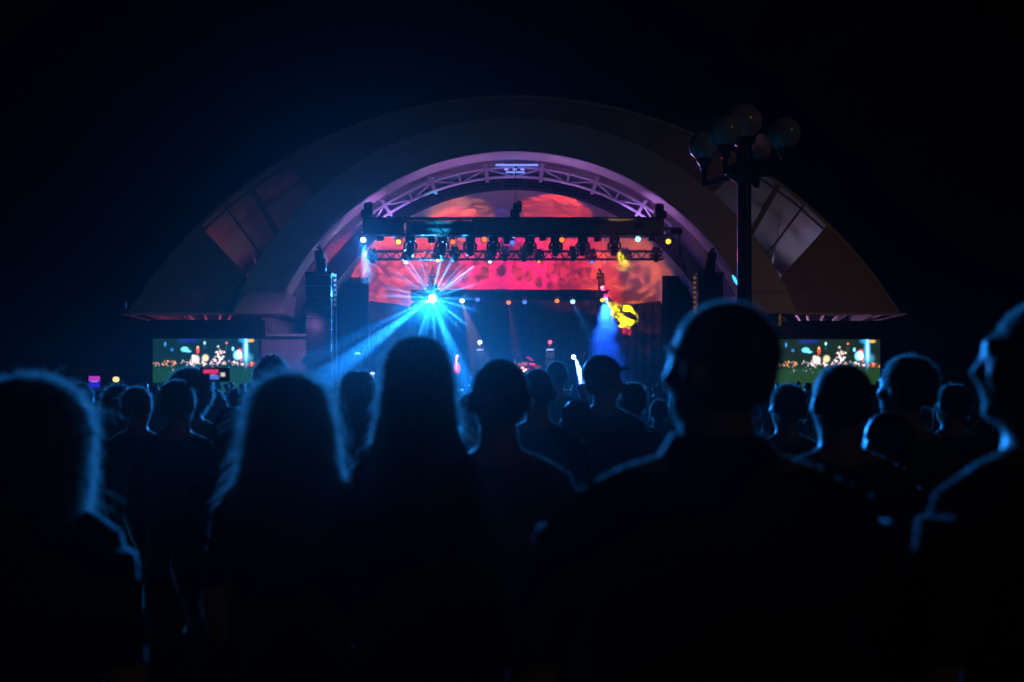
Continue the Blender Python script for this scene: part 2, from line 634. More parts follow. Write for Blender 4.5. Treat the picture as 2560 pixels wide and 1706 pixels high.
# speaker stacks with chain hoists and LED battens
cab = MB()
cab.loft([[Vector(p) for p in ((-.52, -.40, -.17), (.52, -.40, -.17), (.42, .35, -.14), (-.42, .35, -.14))],
          [Vector(p) for p in ((-.52, -.40, .17), (.52, -.40, .17), (.42, .35, .14), (-.42, .35, .14))]])
cab_me = cab.mesh('cabinet', M_BLACKP)
gr = MB()
for k in range(7):
    gr.box((0, -.412, -.13 + .043 * k), (1.0, .014, .022))
gr_me = gr.mesh('grille', M_BLACK)
for s, px, lab in ((-1, 801, 'tall black speaker stack at the left side of the stage'), (1, 1772, 'tall black speaker stack at the right side of the stage')):
    b = P(px, 0, 41.3)
    st = thing('speaker_stack', lab, 'speaker', (b.x, 41.3, 0), 'speaker stacks flanking the stage')
    MB().bbox((b.x, 41.3, 0.55), (1.25, 1.15, 1.1), 0.03).build('plinth', M_BLACK, st)
    ztop = zc(690, 41.3)
    nC = 11
    hC = (ztop - 1.1) / nC
    for k in range(nC):
        o = inst('cabinet', cab_me, st, (0, 0, 1.1 + hC * (k + .5)), None, (1, 1, hC / .36))
        inst('grille', gr_me, o)
    MB().box((b.x, 41.3, ztop + .05), (1.1, .9, .1)).build('rigging_frame', M_BLACK, st)
    MB().tube([(b.x - .3, 41.3, ztop + .1), (b.x + .05, 41.3, ztop + .5)], .04, 6).build('bracket', M_BLACK, st)
def hoist(px, py0, py1, Y, lab, tilt=0.0, size=1.0):
    p = P(px, py1, Y)
    h = W(py1 - py0, Y)
    t = thing('chain_hoist', lab, 'hoist', p, 'chain hoists of the rig')
    MB().bbox((p.x, p.y, p.z + h * .30), (0.34 * size, 0.30, h * .55), .05).build('motor', M_BLACK, t)
    MB().lathe([(.05, -.2), (.17 * size, -.18), (.19 * size, 0), (.17 * size, .18), (.05, .2)], (p.x + .1 * tilt, p.y, p.z + h * .68), 12, 'X').build('gear_case', M_BLACK, t, True)
    MB().tube([(p.x, p.y, p.z + h * .75), (p.x + .12 * tilt, p.y, p.z + h * 1.0), (p.x + .16 * tilt, p.y, p.z + h * 1.04), (p.x + .26 * tilt, p.y, p.z + h * .95)], .055, 8).build('hook', M_BLACK, t, True)
    MB().tube([(p.x, p.y, p.z + h * .0), (p.x, p.y, p.z - .02)], .03, 6).build('chain', M_BLACK, t)
    MB().tube([(p.x + .02, p.y, p.z + h), (p.x + .02, p.y, min(p.z + h + 3.5, ZI + math.sqrt(max(1, 10.3 ** 2 - (p.x - CX) ** 2))))], .014, 5).build('cable', M_BLACK, t)
    return t
hoist(803, 618, 684, 41.3, 'dark chain hoist standing over the left speaker stack', -0.6, 1.2)
hoist(1775, 624, 684, 41.3, 'dark chain hoist standing over the right speaker stack', 0.6, 1.2)

# LED battens between stack and curtain
for px, y0, y1, c, lab in ((838, 682, 905, 'b', 'slim vertical LED batten beside the left speaker stack'), (1736, 688, 780, 'o', 'slim vertical LED batten beside the right speaker stack')):
    pa, pb = P(px, y1, 41.0), P(px, y0, 41.0)
    t = thing('led_batten', lab, 'light', (pa.x, 41.0, 0), 'LED battens by the speaker stacks')
    MB().box((pa.x, 41.0, pb.z / 2), (.10, .08, pb.z)).build('housing', M_DRAPE, t)
    nn = 7 if c == 'b' else 9
    for k in range(nn):
        z = pb.z - .12 - .2 * k
        if c == 'b':
            m_ = glow('batten_blue_%d' % k, (.15, .42, 1.0), 1.6 * (0.72 ** k))
        else:
            m_ = glow('batten_amber_%d' % k, (.9, .38, .16), 0.16)
        MB().box((pa.x, 40.95, z), (.11 - .004 * k, .02, .12)).build('led_cell', m_, t)

# ------------------------------------------------------------------ trusses
def box_truss(name, label, x0, x1, y, z0, z1, depth, bay, m=M_ALU, rad=0.03):
    t = thing(name, label, 'truss', ((x0 + x1) / 2, y, z0), 'lighting trusses over the stage')
    for yy in (y - depth / 2, y + depth / 2):
        for zz in (z0, z1):
            MB().tube([(x0, yy, zz), (x1, yy, zz)], rad, 8).build('chord', m, t)
    lace = MB()
    nb = max(1, int((x1 - x0) / bay))
    for k in range(nb):
        xa, xb = x0 + (x1 - x0) * k / nb, x0 + (x1 - x0) * (k + 1) / nb
        xm = (xa + xb) / 2
        for yy in (y - depth / 2, y + depth / 2):
            lace.tube([(xa, yy, z0), (xm, yy, z1)], rad * .6, 5)
            lace.tube([(xm, yy, z1), (xb, yy, z0)], rad * .6, 5)
        lace.tube([(xa, y - depth / 2, z0), (xb, y + depth / 2, z0)], rad * .5, 5)
        lace.tube([(xa, y - depth / 2, z1), (xb, y + depth / 2, z1)], rad * .5, 5)
    lace.build('lacing', m, t)
    for k in range(0, nb + 1, 4):
        xa = x0 + (x1 - x0) * k / nb
        f_ = MB()
        for zz in (z0, z1):
            f_.tube([(xa, y - depth / 2, zz), (xa, y + depth / 2, zz)], rad, 6)
        for yy in (y - depth / 2, y + depth / 2):
            f_.tube([(xa, yy, z0), (xa, yy, z1)], rad * 1.3, 6)
        f_.build('end_frame', m, t)
    return t
# header beam
YH = 42.4
hx0, hx1 = P(908, 0, YH).x, P(1660, 0, YH).x
hz0, hz1 = zc(586, YH), zc(547, YH)
hd = box_truss('header_truss', 'long deep header truss with grey scrim across the arch', hx0, hx1, YH + .35, hz0 + .03, hz1 - .03, .6, 1.1, M_BLACK, .035)
MB().box(((hx0 + P(1010, 0, YH).x) / 2, YH, (hz0 + hz1) / 2), (P(1010, 0, YH).x - hx0, .03, hz1 - hz0)).build('scrim', M_DRAPE, hd)
x_l, x_r = P(1182, 0, YH).x, hx1
MB().box(((x_l + x_r) / 2, YH, (hz0 + hz1) / 2), (x_r - x_l, .03, hz1 - hz0)).build('scrim', M_BANNER, hd)
MB().box((P(1098, 0, YH).x, YH + .72, (hz0 + hz1) / 2), (P(1185, 0, YH).x - P(1010, 0, YH).x, .02, hz1 - hz0)).build('scrim', mat('teal_scrim', (.02, .13, .16), .9), hd)
spot('header_glow', P(1098, 640, 40.6), P(1098, 566, 43), (.05, .55, 1.0), 1300, 22, .4, .05)
MB().box(((hx0 + hx1) / 2, YH - .03, hz1 + .02), (hx1 - hx0, .1, .07)).build('top_rail', M_BLACK, hd)
MB().box(((hx0 + hx1) / 2, YH - .03, hz0 - .02), (hx1 - hx0, .1, .07)).build('bottom_rail', M_BLACK, hd)
for k in range(9):   # blurred dark lettering printed on the scrim: a row of dark marks
    xk = P(1432 + 9.5 * k, 0, YH).x
    MB().box((xk, YH - .02, zc(557.5, YH)), (.12 if k % 3 else .14, .012, .15 if k % 2 else .13)).build('print_mark', M_BLACK, hd)
MB().box((P(1598, 0, YH).x, YH - .02, zc(566, YH)), (.4, .012, .26)).build('print_mark', mat('dark_red_print', (.05, .006, .006), .9), hd)
hoist(917, 508, 547, YH, 'dark chain hoist at the left end of the header truss', 0.8, 1.4)
hoist(1287, 506, 548, YH + .3, 'dark hooked chain hoist over the middle of the header truss', 1.1, 1.2)
hoist(1652, 512, 548, YH, 'dark chain hoist at the right end of the header truss', -0.8, 1.4)
hx = thing('rigging_bracket', 'black rigging bracket hanging beyond the right end of the header truss', 'bracket', P(1690, 600, YH))
pA = P(1662, 572, YH); pB = P(1698, 570, YH); pC = P(1700, 640, YH); pD = P(1716, 690, YH)
MB().tube([pA, pB, pC, pD], .05, 6).build('pole', M_BLACK, hx)
MB().bbox(P(1690, 578, YH), (.55, .2, .3), .05).build('clamp', M_BLACK, hx)

YU = 43.4
ut = box_truss('upper_truss', 'upper lighting truss just under the header truss', P(985, 0, YU).x, P(1655, 0, YU).x, YU, zc(592, YU), zc(578, YU), .35, .5)
YL = 46.0
lt = box_truss('middle_truss', 'middle lighting truss crossing the red lit shell', P(922, 0, YL).x, P(1658, 0, YL).x, YL, zc(649, YL), zc(629, YL), .4, .5, M_BLACK)
YD = 49.2
dt = box_truss('lower_truss', 'lowest lighting truss above the backdrop curtain', P(1030, 0, YD).x, P(1522, 0, YD).x, YD, zc(750, YD), zc(727, YD), .4, .55, M_BLACK)
MB().box((dt.location.x, YD + .3, zc(738, YD)), (W(490, YD), .02, W(22, YD))).build('border_cloth', M_DRAPE, dt)
hoist(1078, 672, 726, YD, 'small chain hoist holding the left end of the lowest truss', .5, .6)
hoist(1503, 674, 726, YD, 'small chain hoist holding the right end of the lowest truss', -.5, .9)

# ------------------------------------------------------------------ light fixtures
def mh_meshes():
    base = MB().bbox((0, 0, -.12), (.44, .36, .20), .04)
    base.tube([(-.12, 0, -.02), (-.12, 0, .08)], .03, 6).tube([(.12, 0, -.02), (.12, 0, .08)], .03, 6)
    yoke = MB()
    for s in (-1, 1):
        pts = [(s * .05, 0, -.23), (s * .20, 0, -.27), (s * .265, 0, -.36), (s * .27, 0, -.52), (s * .22, 0, -.60)]
        rings_ = []
        for i, p in enumerate(pts):
            wy = .11 if i < 3 else .10
            th = .045
            a = Vector(p)
            t_ = (Vector(pts[min(i + 1, 4)]) - Vector(pts[max(0, i - 1)])).normalized()
            nrm_ = Vector((t_.z, 0, -t_.x))
            rings_.append([a - nrm_ * th + Vector((0, -wy, 0)), a + nrm_ * th + Vector((0, -wy, 0)), a + nrm_ * th + Vector((0, wy, 0)), a - nrm_ * th + Vector((0, wy, 0))])
        yoke.loft(rings_)
    head = MB().lathe([(.06, .24), (.15, .22), (.175, .1), (.175, -.05), (.16, -.2), (.15, -.32), (.125, -.34)], (0, 0, 0), 16)
    for s in (-1, 1):
        head.lathe([(.03, .0), (.07, .01), (.07, .08), (.03, .09)], (s * .15 if s > 0 else -.24, 0, 0), 10, 'X')
    lens = MB().lathe([(.115, -.342), (.08, -.365), (.02, -.372)], (0, 0, 0), 14)
    return base.mesh('base', M_BLACK), yoke.mesh('yoke', M_BLACKP, True), head.mesh('head', M_BLACKP, True), lens.mesh('lens', None, True)
MH = mh_meshes()
def par_meshes():
    yoke = MB()
    yoke.tube([(-.15, 0, -.18), (-.15, 0, 0), (.15, 0, 0), (.15, 0, -.18)], .018, 6).tube([(0, 0, 0), (0, 0, .1)], .025, 6)
    body = MB().lathe([(.05, .16), (.11, .14), (.13, .02), (.135, -.14), (.15, -.16), (.15, -.18)], (0, 0, 0), 14)
    lens = MB().lathe([(.125, -.176), (.1, -.188), (.02, -.196)], (0, 0, 0), 14)
    return yoke.mesh('yoke', M_BLACK), body.mesh('can', M_BLACKP, True), lens.mesh('lens', None, True)
PAR = par_meshes()
LENS_OFF = mat('dark_lens', (.03, .035, .045), .08, .1, 4, spec=.8)
LENS_ME = {}
def lens_mesh(src, m):
    k = (src.name, m.name)
    if k not in LENS_ME:
        me = src.copy()
        me.materials.clear()
        me.materials.append(m)
        LENS_ME[k] = me
    return LENS_ME[k]
COLS = {'w': (.75, .88, 1.0), 'b': (.08, .16, 1.0), 'c': (.18, .6, 1.0), 'y': (1.0, .72, .05), 'o': (1.0, .2, .02), 'r': (1.0, .03, .06), 'a': (1.0, .8, .5), 'v': (.35, .35, 1.0)}
def lens_mat(c, s):
    return LENS_OFF if c is None else glow('lens_%s_%g' % (c, s), COLS[c], min(s, 1.6) if c in 'yorb' else min(s, 5) if s < 100 else s)
def aim_rot(src, tgt):
    return (Vector(tgt) - Vector(src)).to_track_quat('-Z', 'Y').to_euler()
def moving_head(top, lab, c=None, s=8, target=None, group='moving head lights', scale=1.0, swing=0.0):
    t = thing('moving_head_light', lab, 'stage light', top, group, absolute=False)
    t.scale = (scale,) * 3
    inst('base', MH[0], t)
    inst('yoke', MH[1], t, (0, 0, 0), (0, 0, swing))
    pos = Vector(top) + Vector((0, 0, -.50 * scale))
    rot = aim_rot(pos, target) if target is not None else (0, 0, 0)
    h = inst('head', MH[2], t, (0, 0, -.50), rot)
    inst('lens', lens_mesh(MH[3], lens_mat(c, s)), h)
    return t, pos
def par(top, lab, c=None, s=8, target=None, group='par cans', scale=1.0):
    t = thing('par_can', lab, 'stage light', top, group, absolute=False)
    t.scale = (scale,) * 3
    inst('yoke', PAR[0], t)
    pos = Vector(top) + Vector((0, 0, -.2 * scale))
    rot = aim_rot(pos, target) if target is not None else (0, 0, 0)
    h = inst('can', PAR[1], t, (0, 0, -.2), rot)
    inst('lens', lens_mesh(PAR[2], lens_mat(c, s)), h)
    return t, pos

CAMT = Vector((0, 0, 1.7))
lpx = P(1861, 0, 11.0).x
# upper truss: eight moving heads
for i, px in enumerate((1026, 1106, 1176, 1234, 1325, 1389, 1457, 1536)):
    p = P(px, 592, YU - .05)
    moving_head(p, 'black moving head on the upper truss, %s from its left end' % ORD[i], None, 0, Vector((p.x + random.uniform(-.5, .5), YU + random.uniform(-.3, .6), 0)), 'moving heads hung on the upper truss', .98, random.uniform(-.2, .2))
# upper truss: par cans
ups = [(908, 601, 'w', 30), (950, 592, None, 0), (996, 606, 'y', 4), (1078, 597, None, 0), (1132, 606, 'o', 1.2), (1211, 600, 'o', 6), (1268, 600, None, 0), (1281, 608, 'b', 1.5), (1356, 592, None, 0), (1405, 601, 'o', 8), (1493, 594, None, 0), (1595, 599, 'c', 7), (1629, 592, None, 0), (1671, 605, 'y', 7)]
ulamps = {}
for i, (px, py, c, s) in enumerate(ups):
    p = P(px, py, YU - .3)
    tgt = p + (Vector((-p.x * .1, -4, -2.2)) if c else Vector((0.4, 1.0, -3)))
    t, pos = par((p.x, p.y, p.z + .28), 'small %s par can under the header truss, %s from the left' % ({'w': 'white lit', 'y': 'yellow lit', 'o': 'orange lit', 'b': 'blue lit', 'c': 'sky blue lit', None: 'unlit'}[c], ORD[i]), c, s, tgt, 'par cans under the header truss', 1.0 if c else 1.15)
    ulamps[px] = pos
# middle truss
mids = [(931, 662, None, 0), (1016, 663, 'w', 6), (1095, 658, 'y', 6), (1137, 655, None, 0), (1225, 662, 'v', 4), (1262, 655, None, 0), (1309, 657, None, 0), (1347, 662, 'o', 3), (1433, 655, None, 0), (1479, 662, 'b', 3), (1562, 661, 'y', 7), (1640, 657, None, 0)]
mlamps = {}
for i, (px, py, c, s) in enumerate(mids):
    p = P(px, py, YL - .25)
    tgt = p + (Vector((0, -2.2, -2.6)) if c else Vector((0.2, .8, -3)))
    t, pos = moving_head((p.x, p.y, p.z + .72), '%s moving head on the middle truss, %s from its left end' % ({'w': 'white lit', 'y': 'yellow lit', 'o': 'orange lit', 'b': 'blue lit', 'v': 'violet lit', None: 'unlit black'}[c], ORD[i]), c, s, tgt, 'moving heads hung on the middle truss', .8, random.uniform(-.3, .3))
    mlamps[px] = pos
# lowest truss
lows = [(1155, 751, 'a', 12), (1194, 748, 'b', 16), (1271, 755, 'o', 6), (1311, 754, 'b', 5), (1392, 751, 'o', 8), (1431, 753, 'c', 10), (1505, 749, 'y', 10)]
llamps = {}
for i, (px, py, c, s) in enumerate(lows):
    p = P(px, py, YD - .3)
    t, pos = par((p.x, p.y, p.z + .24), '%s par can on the lowest truss, %s from its left end' % ({'a': 'warm white', 'b': 'deep blue', 'o': 'orange', 'c': 'sky blue', 'y': 'yellow'}[c], ORD[i + 1]), c, s, p + Vector((0.2, -3, -2.0)), 'lit par cans on the lowest truss', .95)
    llamps[px] = p
# the bright blue lamp
LP = P(1079, 745, YD - .5)
big, _ = moving_head(LP + Vector((0, .46, .68)), 'blazing blue white moving head at the left end of the lowest truss', 'w', 500, CAMT, 'lit moving head', 1.35)

# ------------------------------------------------------------------ lights that those lamps give, with added fill and spill
LP = LP + (CAMT - LP).normalized() * .25      # just in front of the lens
# the lamp is tilted down over the crowd: three facets side by side, their upper edge just above head height
to_cam = (CAMT - LP).normalized()
for az, pw in ((-19, .22), (0, 1.0), (19, .22)):
    d = Matrix.Rotation(R(az), 3, 'Z') @ to_cam
    d = Vector((d.x, d.y, 0)).normalized() * math.cos(R(-16)) + Vector((0, 0, math.sin(R(-16))))
    spot('wash_beam', LP, LP + d * 10, (0.005, .26, 1.0), 84000 * pw, 24, 0.05, .07)
# prism beams fanning out of the bright lamp: targets given as photo directions at a depth in front of the lamp
fan = [((760, 985), 16, 1.0, 5.5), ((700, 938), 20, 1.0, 1.3), ((985, 1080), 15, 1.0, .6), ((1200, 1050), 17, 1.0, 3.0)]
for (tp, tY, ang, k) in fan:
    spot('prism_beam', LP, P(tp[0], tp[1], tY), (0.01, .26, 1.0), 5200000 * k, ang, .7, .02)
spot('prism_beam', LP, P(1318, 566, 42.8), (0.10, .30, 1.0), 16000000, 1.0, .7, .01)
# added light with a slotted pattern, imitates the lens glare star round the lamp
star = spot('glare_star', LP, LP + to_cam * 3, (.03, .36, 1.0), 56000, 84, .25, .0)
sd_ = star.data
sd_.use_nodes = True
nt = sd_.node_tree
em = nt.nodes['Emission']
def nd(kind, **kw):
    n_ = nt.nodes.new(kind)
    for k_, v_ in kw.items(): setattr(n_, k_, v_)
    return n_
tc = nd('ShaderNodeTexCoord')
sp_ = nd('ShaderNodeSeparateXYZ')
nt.links.new(tc.outputs['Normal'], sp_.inputs[0])
at2 = nd('ShaderNodeMath', operation='ARCTAN2')
nt.links.new(sp_.outputs[1], at2.inputs[0])     # angle of each ray round the lamp's own axis
nt.links.new(sp_.outputs[0], at2.inputs[1])
nz = nd('ShaderNodeTexNoise', noise_dimensions='1D')
nz.inputs['Scale'].default_value = 7.5
nz.inputs['Detail'].default_value = 3
nz.inputs['Roughness'].default_value = .7
nt.links.new(at2.outputs[0], nz.inputs['W'])
mr = nd('ShaderNodeMapRange', interpolation_type='SMOOTHSTEP')
mr.inputs['From Min'].default_value = .52
mr.inputs['From Max'].default_value = .66
mr.inputs['To Min'].default_value = .05
mr.inputs['To Max'].default_value = 1.6
nt.links.new(nz.outputs['Fac'], mr.inputs['Value'])
ab_ = nd('ShaderNodeMath', operation='ABSOLUTE')
nt.links.new(sp_.outputs[2], ab_.inputs[0])
hole = nd('ShaderNodeMapRange', interpolation_type='SMOOTHSTEP')      # the middle of the pattern gives no light
hole.inputs['From Min'].default_value = .90
hole.inputs['From Max'].default_value = .965
hole.inputs['To Min'].default_value = 1.0
hole.inputs['To Max'].default_value = 0.0
nt.links.new(ab_.outputs[0], hole.inputs['Value'])
ml_ = nd('ShaderNodeMath', operation='MULTIPLY')
nt.links.new(mr.outputs[0], ml_.inputs[0])
nt.links.new(hole.outputs[0], ml_.inputs[1])
nt.links.new(ml_.outputs[0], em.inputs['Strength'])

# other visible cones in the stage haze: they lean out towards the crowd
def cone(name, src, dpx, Yt, color, power, ang, gobo=None):
    spot(name, src, P(dpx[0], dpx[1], Yt), color, power, ang, .5, .05, None, gobo)
cone('par_beam', P(908, 603, 42.6), (928, 760), 41.4, (.03, .4, 1.0), 8000, 20)
cone('par_beam', P(1155, 754, 49.6), (1185, 850), 49.7, (1.0, .62, .16), 7800, 24)
cone('par_beam', P(1194, 750, 49.6), (1165, 800), 49.7, (.0, .02, 1.0), 12000, 22)
cone('par_beam', P(1272, 760, 49.6), (1288, 860), 49.7, (1.0, .02, .08), 3600, 14)
cone('par_beam', P(1311, 757, 49.6), (1311, 860), 49.7, (.0, .0, 1.0), 6600, 12)
cone('par_beam', P(1431, 756, 49.6), (1465, 820), 49.7, (.02, .3, 1.0), 6600, 22)
cone('par_beam', P(1539, 612, 45.2), (1570, 690), 45.2, (1.0, .75, .0), 1800, 40)
cone('par_beam', P(1200, 850, 49.0), (1212, 780), 49.3, (.0, .08, 1.0), 1500, 9)

# red, pink, orange and magenta projections on the apse
def proj(src, tgt, color, power, ang, gobo, blend=.35):
    spot('projection', src, tgt, color, power, ang, blend, .03, None, gobo)
proj(Vector((-3.4, 44.6, 8.6)), P(955, 700, 52), (1.0, .07, .05), 4300, 50, dict(scale=40, t0=.44, t1=.58, lo=.26, seed=1, sx=.35, rot=.7))
proj(Vector((-1.4, 44.6, 8.6)), P(1080, 640, 55), (1.0, .07, .06), 3300, 46, dict(scale=44, t0=.44, t1=.58, lo=.26, seed=4, sx=.5, rot=.5))
proj(Vector((0.2, 44.6, 8.8)), P(1262, 700, 56), (1.0, .0, .13), 6600, 36, dict(kind='cells', scale=17, t0=.38, t1=.62, lo=.06, seed=2.4))
proj(Vector((1.5, 44.6, 8.6)), P(1425, 690, 55), (1.0, .02, .04), 5200, 42, dict(scale=34, t0=.43, t1=.56, lo=.3, seed=7))
proj(Vector((3.4, 44.6, 8.8)), P(1600, 725, 52), (1.0, .14, .02), 4600, 46, dict(scale=38, t0=.46, t1=.58, lo=.16, seed=11, sx=.35, rot=-.7))
proj(Vector((2.5, 45.0, 8.0)), P(1390, 515, 50), (1.0, .05, .04), 1900, 46, dict(scale=36, t0=.46, t1=.56, lo=.12, seed=15, sx=.45))
proj(Vector((-2.5, 45.0, 8.0)), P(1140, 520, 50), (1.0, .24, .06), 1200, 42, dict(scale=22, t0=.48, t1=.58, lo=.10, seed=19, sx=.3))
# violet fill over the whole shell, from added spots without fixtures at the header
for px in (1000, 1285, 1570):
    spot('violet_fill', P(px, 560, 43.2), P(px, 600, 54), (.38, .18, .85), 140, 120, .8, .2)
for px, tx in ((1010, 850), (1150, 1090), (1285, 1285), (1420, 1480), (1560, 1730)):
    spot('violet_fill', P(px, 556, 43.3), P(tx, 440 if 1000 < tx < 1600 else 560, 43.6), (.52, .20, .80), 120, 130, .8, .15)
# added spots without fixtures, standing in for stage spill behind the canopy wings
spot('red_spill', Vector((-6.0, 46.5, 7)), P(640, 560, 45), (1.0, .05, .07), 1200, 60, .5, .03, None, dict(scale=34, t0=.54, t1=.62, lo=.02, seed=3))
spot('violet_spill', Vector((-12.0, 46.5, 5.4)), P(600, 520, 46), (.5, .30, .50), 26, 120, .8, .3)
spot('violet_spill', Vector((12.0, 46.5, 5.4)), P(1960, 520, 46), (.42, .40, .66), 70, 120, .8, .3)
spot('cyan_spill', Vector((10.2, 45.2, 4.6)), P(1925, 670, 44.5), (.05, .55, 1.0), 2500, 46, .3, .1)
spot('amber_spill', Vector((8.5, 46, 6.5)), P(1930, 600, 46), (1.0, .3, .05), 400, 60, .5, .03, None, dict(scale=40, t0=.54, t1=.62, lo=.0, seed=5))
spot('violet_spill', Vector((12.6, 44.6, 3.4)), P(2060, 790, 45), (.7, .3, .75), 110, 120, .8, .1)
spot('red_spill', Vector((-12.6, 44.6, 3.4)), P(500, 790, 45), (1.0, .1, .25), 60, 120, .8, .1)
for sx, c, pw, lab in ((-1, (.0, .26, .5), 90, 'small floodlight at the left foot of the front arch'), (1, (1.0, .38, .10), 52, 'small floodlight at the right foot of the front arch')):
    fp = Vector((CX + sx * 13.6, 34.5, 4.4))
    t = thing('floodlight', lab, 'light', (fp.x, fp.y, 0), 'floodlights at the feet of the arch')
    MB().tube([(fp.x, fp.y, 0), (fp.x, fp.y, 4.2)], .035, 6).build('pole', M_BLACK, t)
    MB().bbox((fp.x, fp.y - .06, 4.3), (.34, .16, .26), .03).build('lamp_housing', M_BLACK, t)
    spot('flood_beam', fp + Vector((0, .12, 0)), Vector((CX + sx * 13.4, 43, 7.4)), c, pw, 110, .9, .1)
# blue strip of light on the right inner soffit and small patches on the left
spot('blue_strip', P(1560, 640, 41.5), P(1832, 700, 42.6), (.02, .4, 1.0), 9000, 5, .2, .01)
spot('blue_strip', P(1300, 560, 41.5), P(905, 505, 42.9), (.02, .5, 1.0), 3500, 2.2, .2, .01)
spot('amber_strip', P(1300, 560, 41.5), P(1700, 535, 42.9), (1.0, .6, .25), 1500, 4, .3, .01)
# yellow pattern and red patch on the curtain
spot('yellow_gobo', P(1514, 752, 49.5), P(1553, 786, 51.4), (1.0, .80, 0.0), 60000, 30, .3, .01, None, dict(scale=6.5, t0=.49, t1=.54, lo=.0, seed=23, dist=1.0, sx=.45, rot=.9))
spot('red_gobo', P(1500, 700, 48.5), P(1540, 808, 51.3), (1.0, .02, .10), 40000, 20, .3, .02, None, dict(scale=6, t0=.4, t1=.6, lo=.3, seed=9))
# blue beam on the stage smoke behind the singer
spot('blue_beam', P(1513, 735, 49), P(1517, 960, 49), (.01, .09, 1.0), 80000, 46, .6, .03)
spot('blue_beam', P(1437, 893, 49.2), P(1472, 990, 49.3), (.08, .25, 1.0), 170000, 22, .3, .03)
spot('blue_beam', P(1535, 985, 48.3), P(1515, 860, 49.2), (.0, .10, 1.0), 40000, 90, .8, .05)
# the white par can at the left and two coloured ones also reach out to the crowd and the lamp post
spot('par_beam', P(908, 604, 42.2), Vector((.25, 1.75, 1.45)), (.03, .24, 1.0), 45000, 7, .4, .05)
spot('par_beam', P(1194, 750, 48.3), Vector((lpx, 11.0, 4.0)), (.03, .22, 1.0), 16000, 4, .4, .12)
spot('par_beam', P(1433, 668, 45.3), Vector((lpx, 11.0, 4.0)), (1.0, .02, .03), 12000, 4, .4, .12)
# warm key on the drummer and the band
spot('warm_key', P(1330, 690, 41), P(1300, 925, 47.9), (1.0, .75, .6), 160000, 5, .4, .05)
spot('magenta_key', P(1250, 690, 41), P(1324, 905, 47.7), (1.0, .03, .25), 90000, 6, .4, .05)

# ------------------------------------------------------------------ glowing details under the crest of the arch
lb = thing('led_bar', 'blue lit LED bar fixed under the crest of the steel arch', 'light', P(1290, 428, 44))
MB().bbox(P(1292, 413, 44.0), (1.9, .12, .07), .02).build('tube', glow('bar_glow', (.16, .22, 1.0), 1.6), lb)
MB().bbox(P(1288, 431, 44.0), (.85, .1, .06), .02).build('tube', glow('bar_glow', (.16, .22, 1.0), 1.6), lb)
MB().box(P(1290, 421, 44.1), (.1, .1, .34)).build('bracket', M_BLACK, lb)
for px in (1266, 1287, 1306):
    MB().bbox(P(px, 424, 43.95), (.18, .08, .07), .02).build('cell', glow('bar_cell', (.25, .3, 1.0), 1.4), lb)

# ------------------------------------------------------------------ things on stage
def rack(px, top, lab, c):
    p = P(px, top, 48.0)
    t = thing('amplifier_tower', lab, 'equipment', (p.x, 48.0, 1.3), 'slim equipment towers on stage')
    hgt = p.z - 1.3
    for s in (-1, 1):
        MB().tube([(p.x + s * .2, 48, 1.304), (p.x + s * .2, 48, 1.3 + hgt - .2)], .03, 6).build('post', M_BLACK, t)
    for k in range(5):
        MB().bbox((p.x, 48, 1.304 + (hgt - .5) * (k + .5) / 5), (.42, .3, (hgt - .55) / 5.4), .02).build('unit', M_BLACKP, t)
    MB().box((p.x, 47.9, p.z - .38), (.38, .1, .09)).build('label_plate', mat('grey_plate', (.45, .45, .45), .5), t)
    MB().ellipsoid((p.x - .02, 47.86, p.z - .2), (.06, .06, .06), 10, 6).build('knob', mat('grey_plate', (.45, .45, .45), .5), t)
    MB().ellipsoid((p.x, 47.86, p.z - .02), (.085, .085, .085), 12, 8).build('beacon', glow('beacon_' + c, COLS[c], 9), t)
rack(1200, 855, 'slim dark equipment tower with a blue light on top', 'w')
rack(1375, 855, 'slim dark equipment tower with a red light on top', 'r')
spot('tower_light', P(1375, 840, 46.5), P(1375, 900, 48), (.5, .6, 1.0), 250, 30, .5, .05)
spot('tower_light', P(1200, 840, 46.5), P(1200, 900, 48), (.5, .6, 1.0), 250, 30, .5, .05)

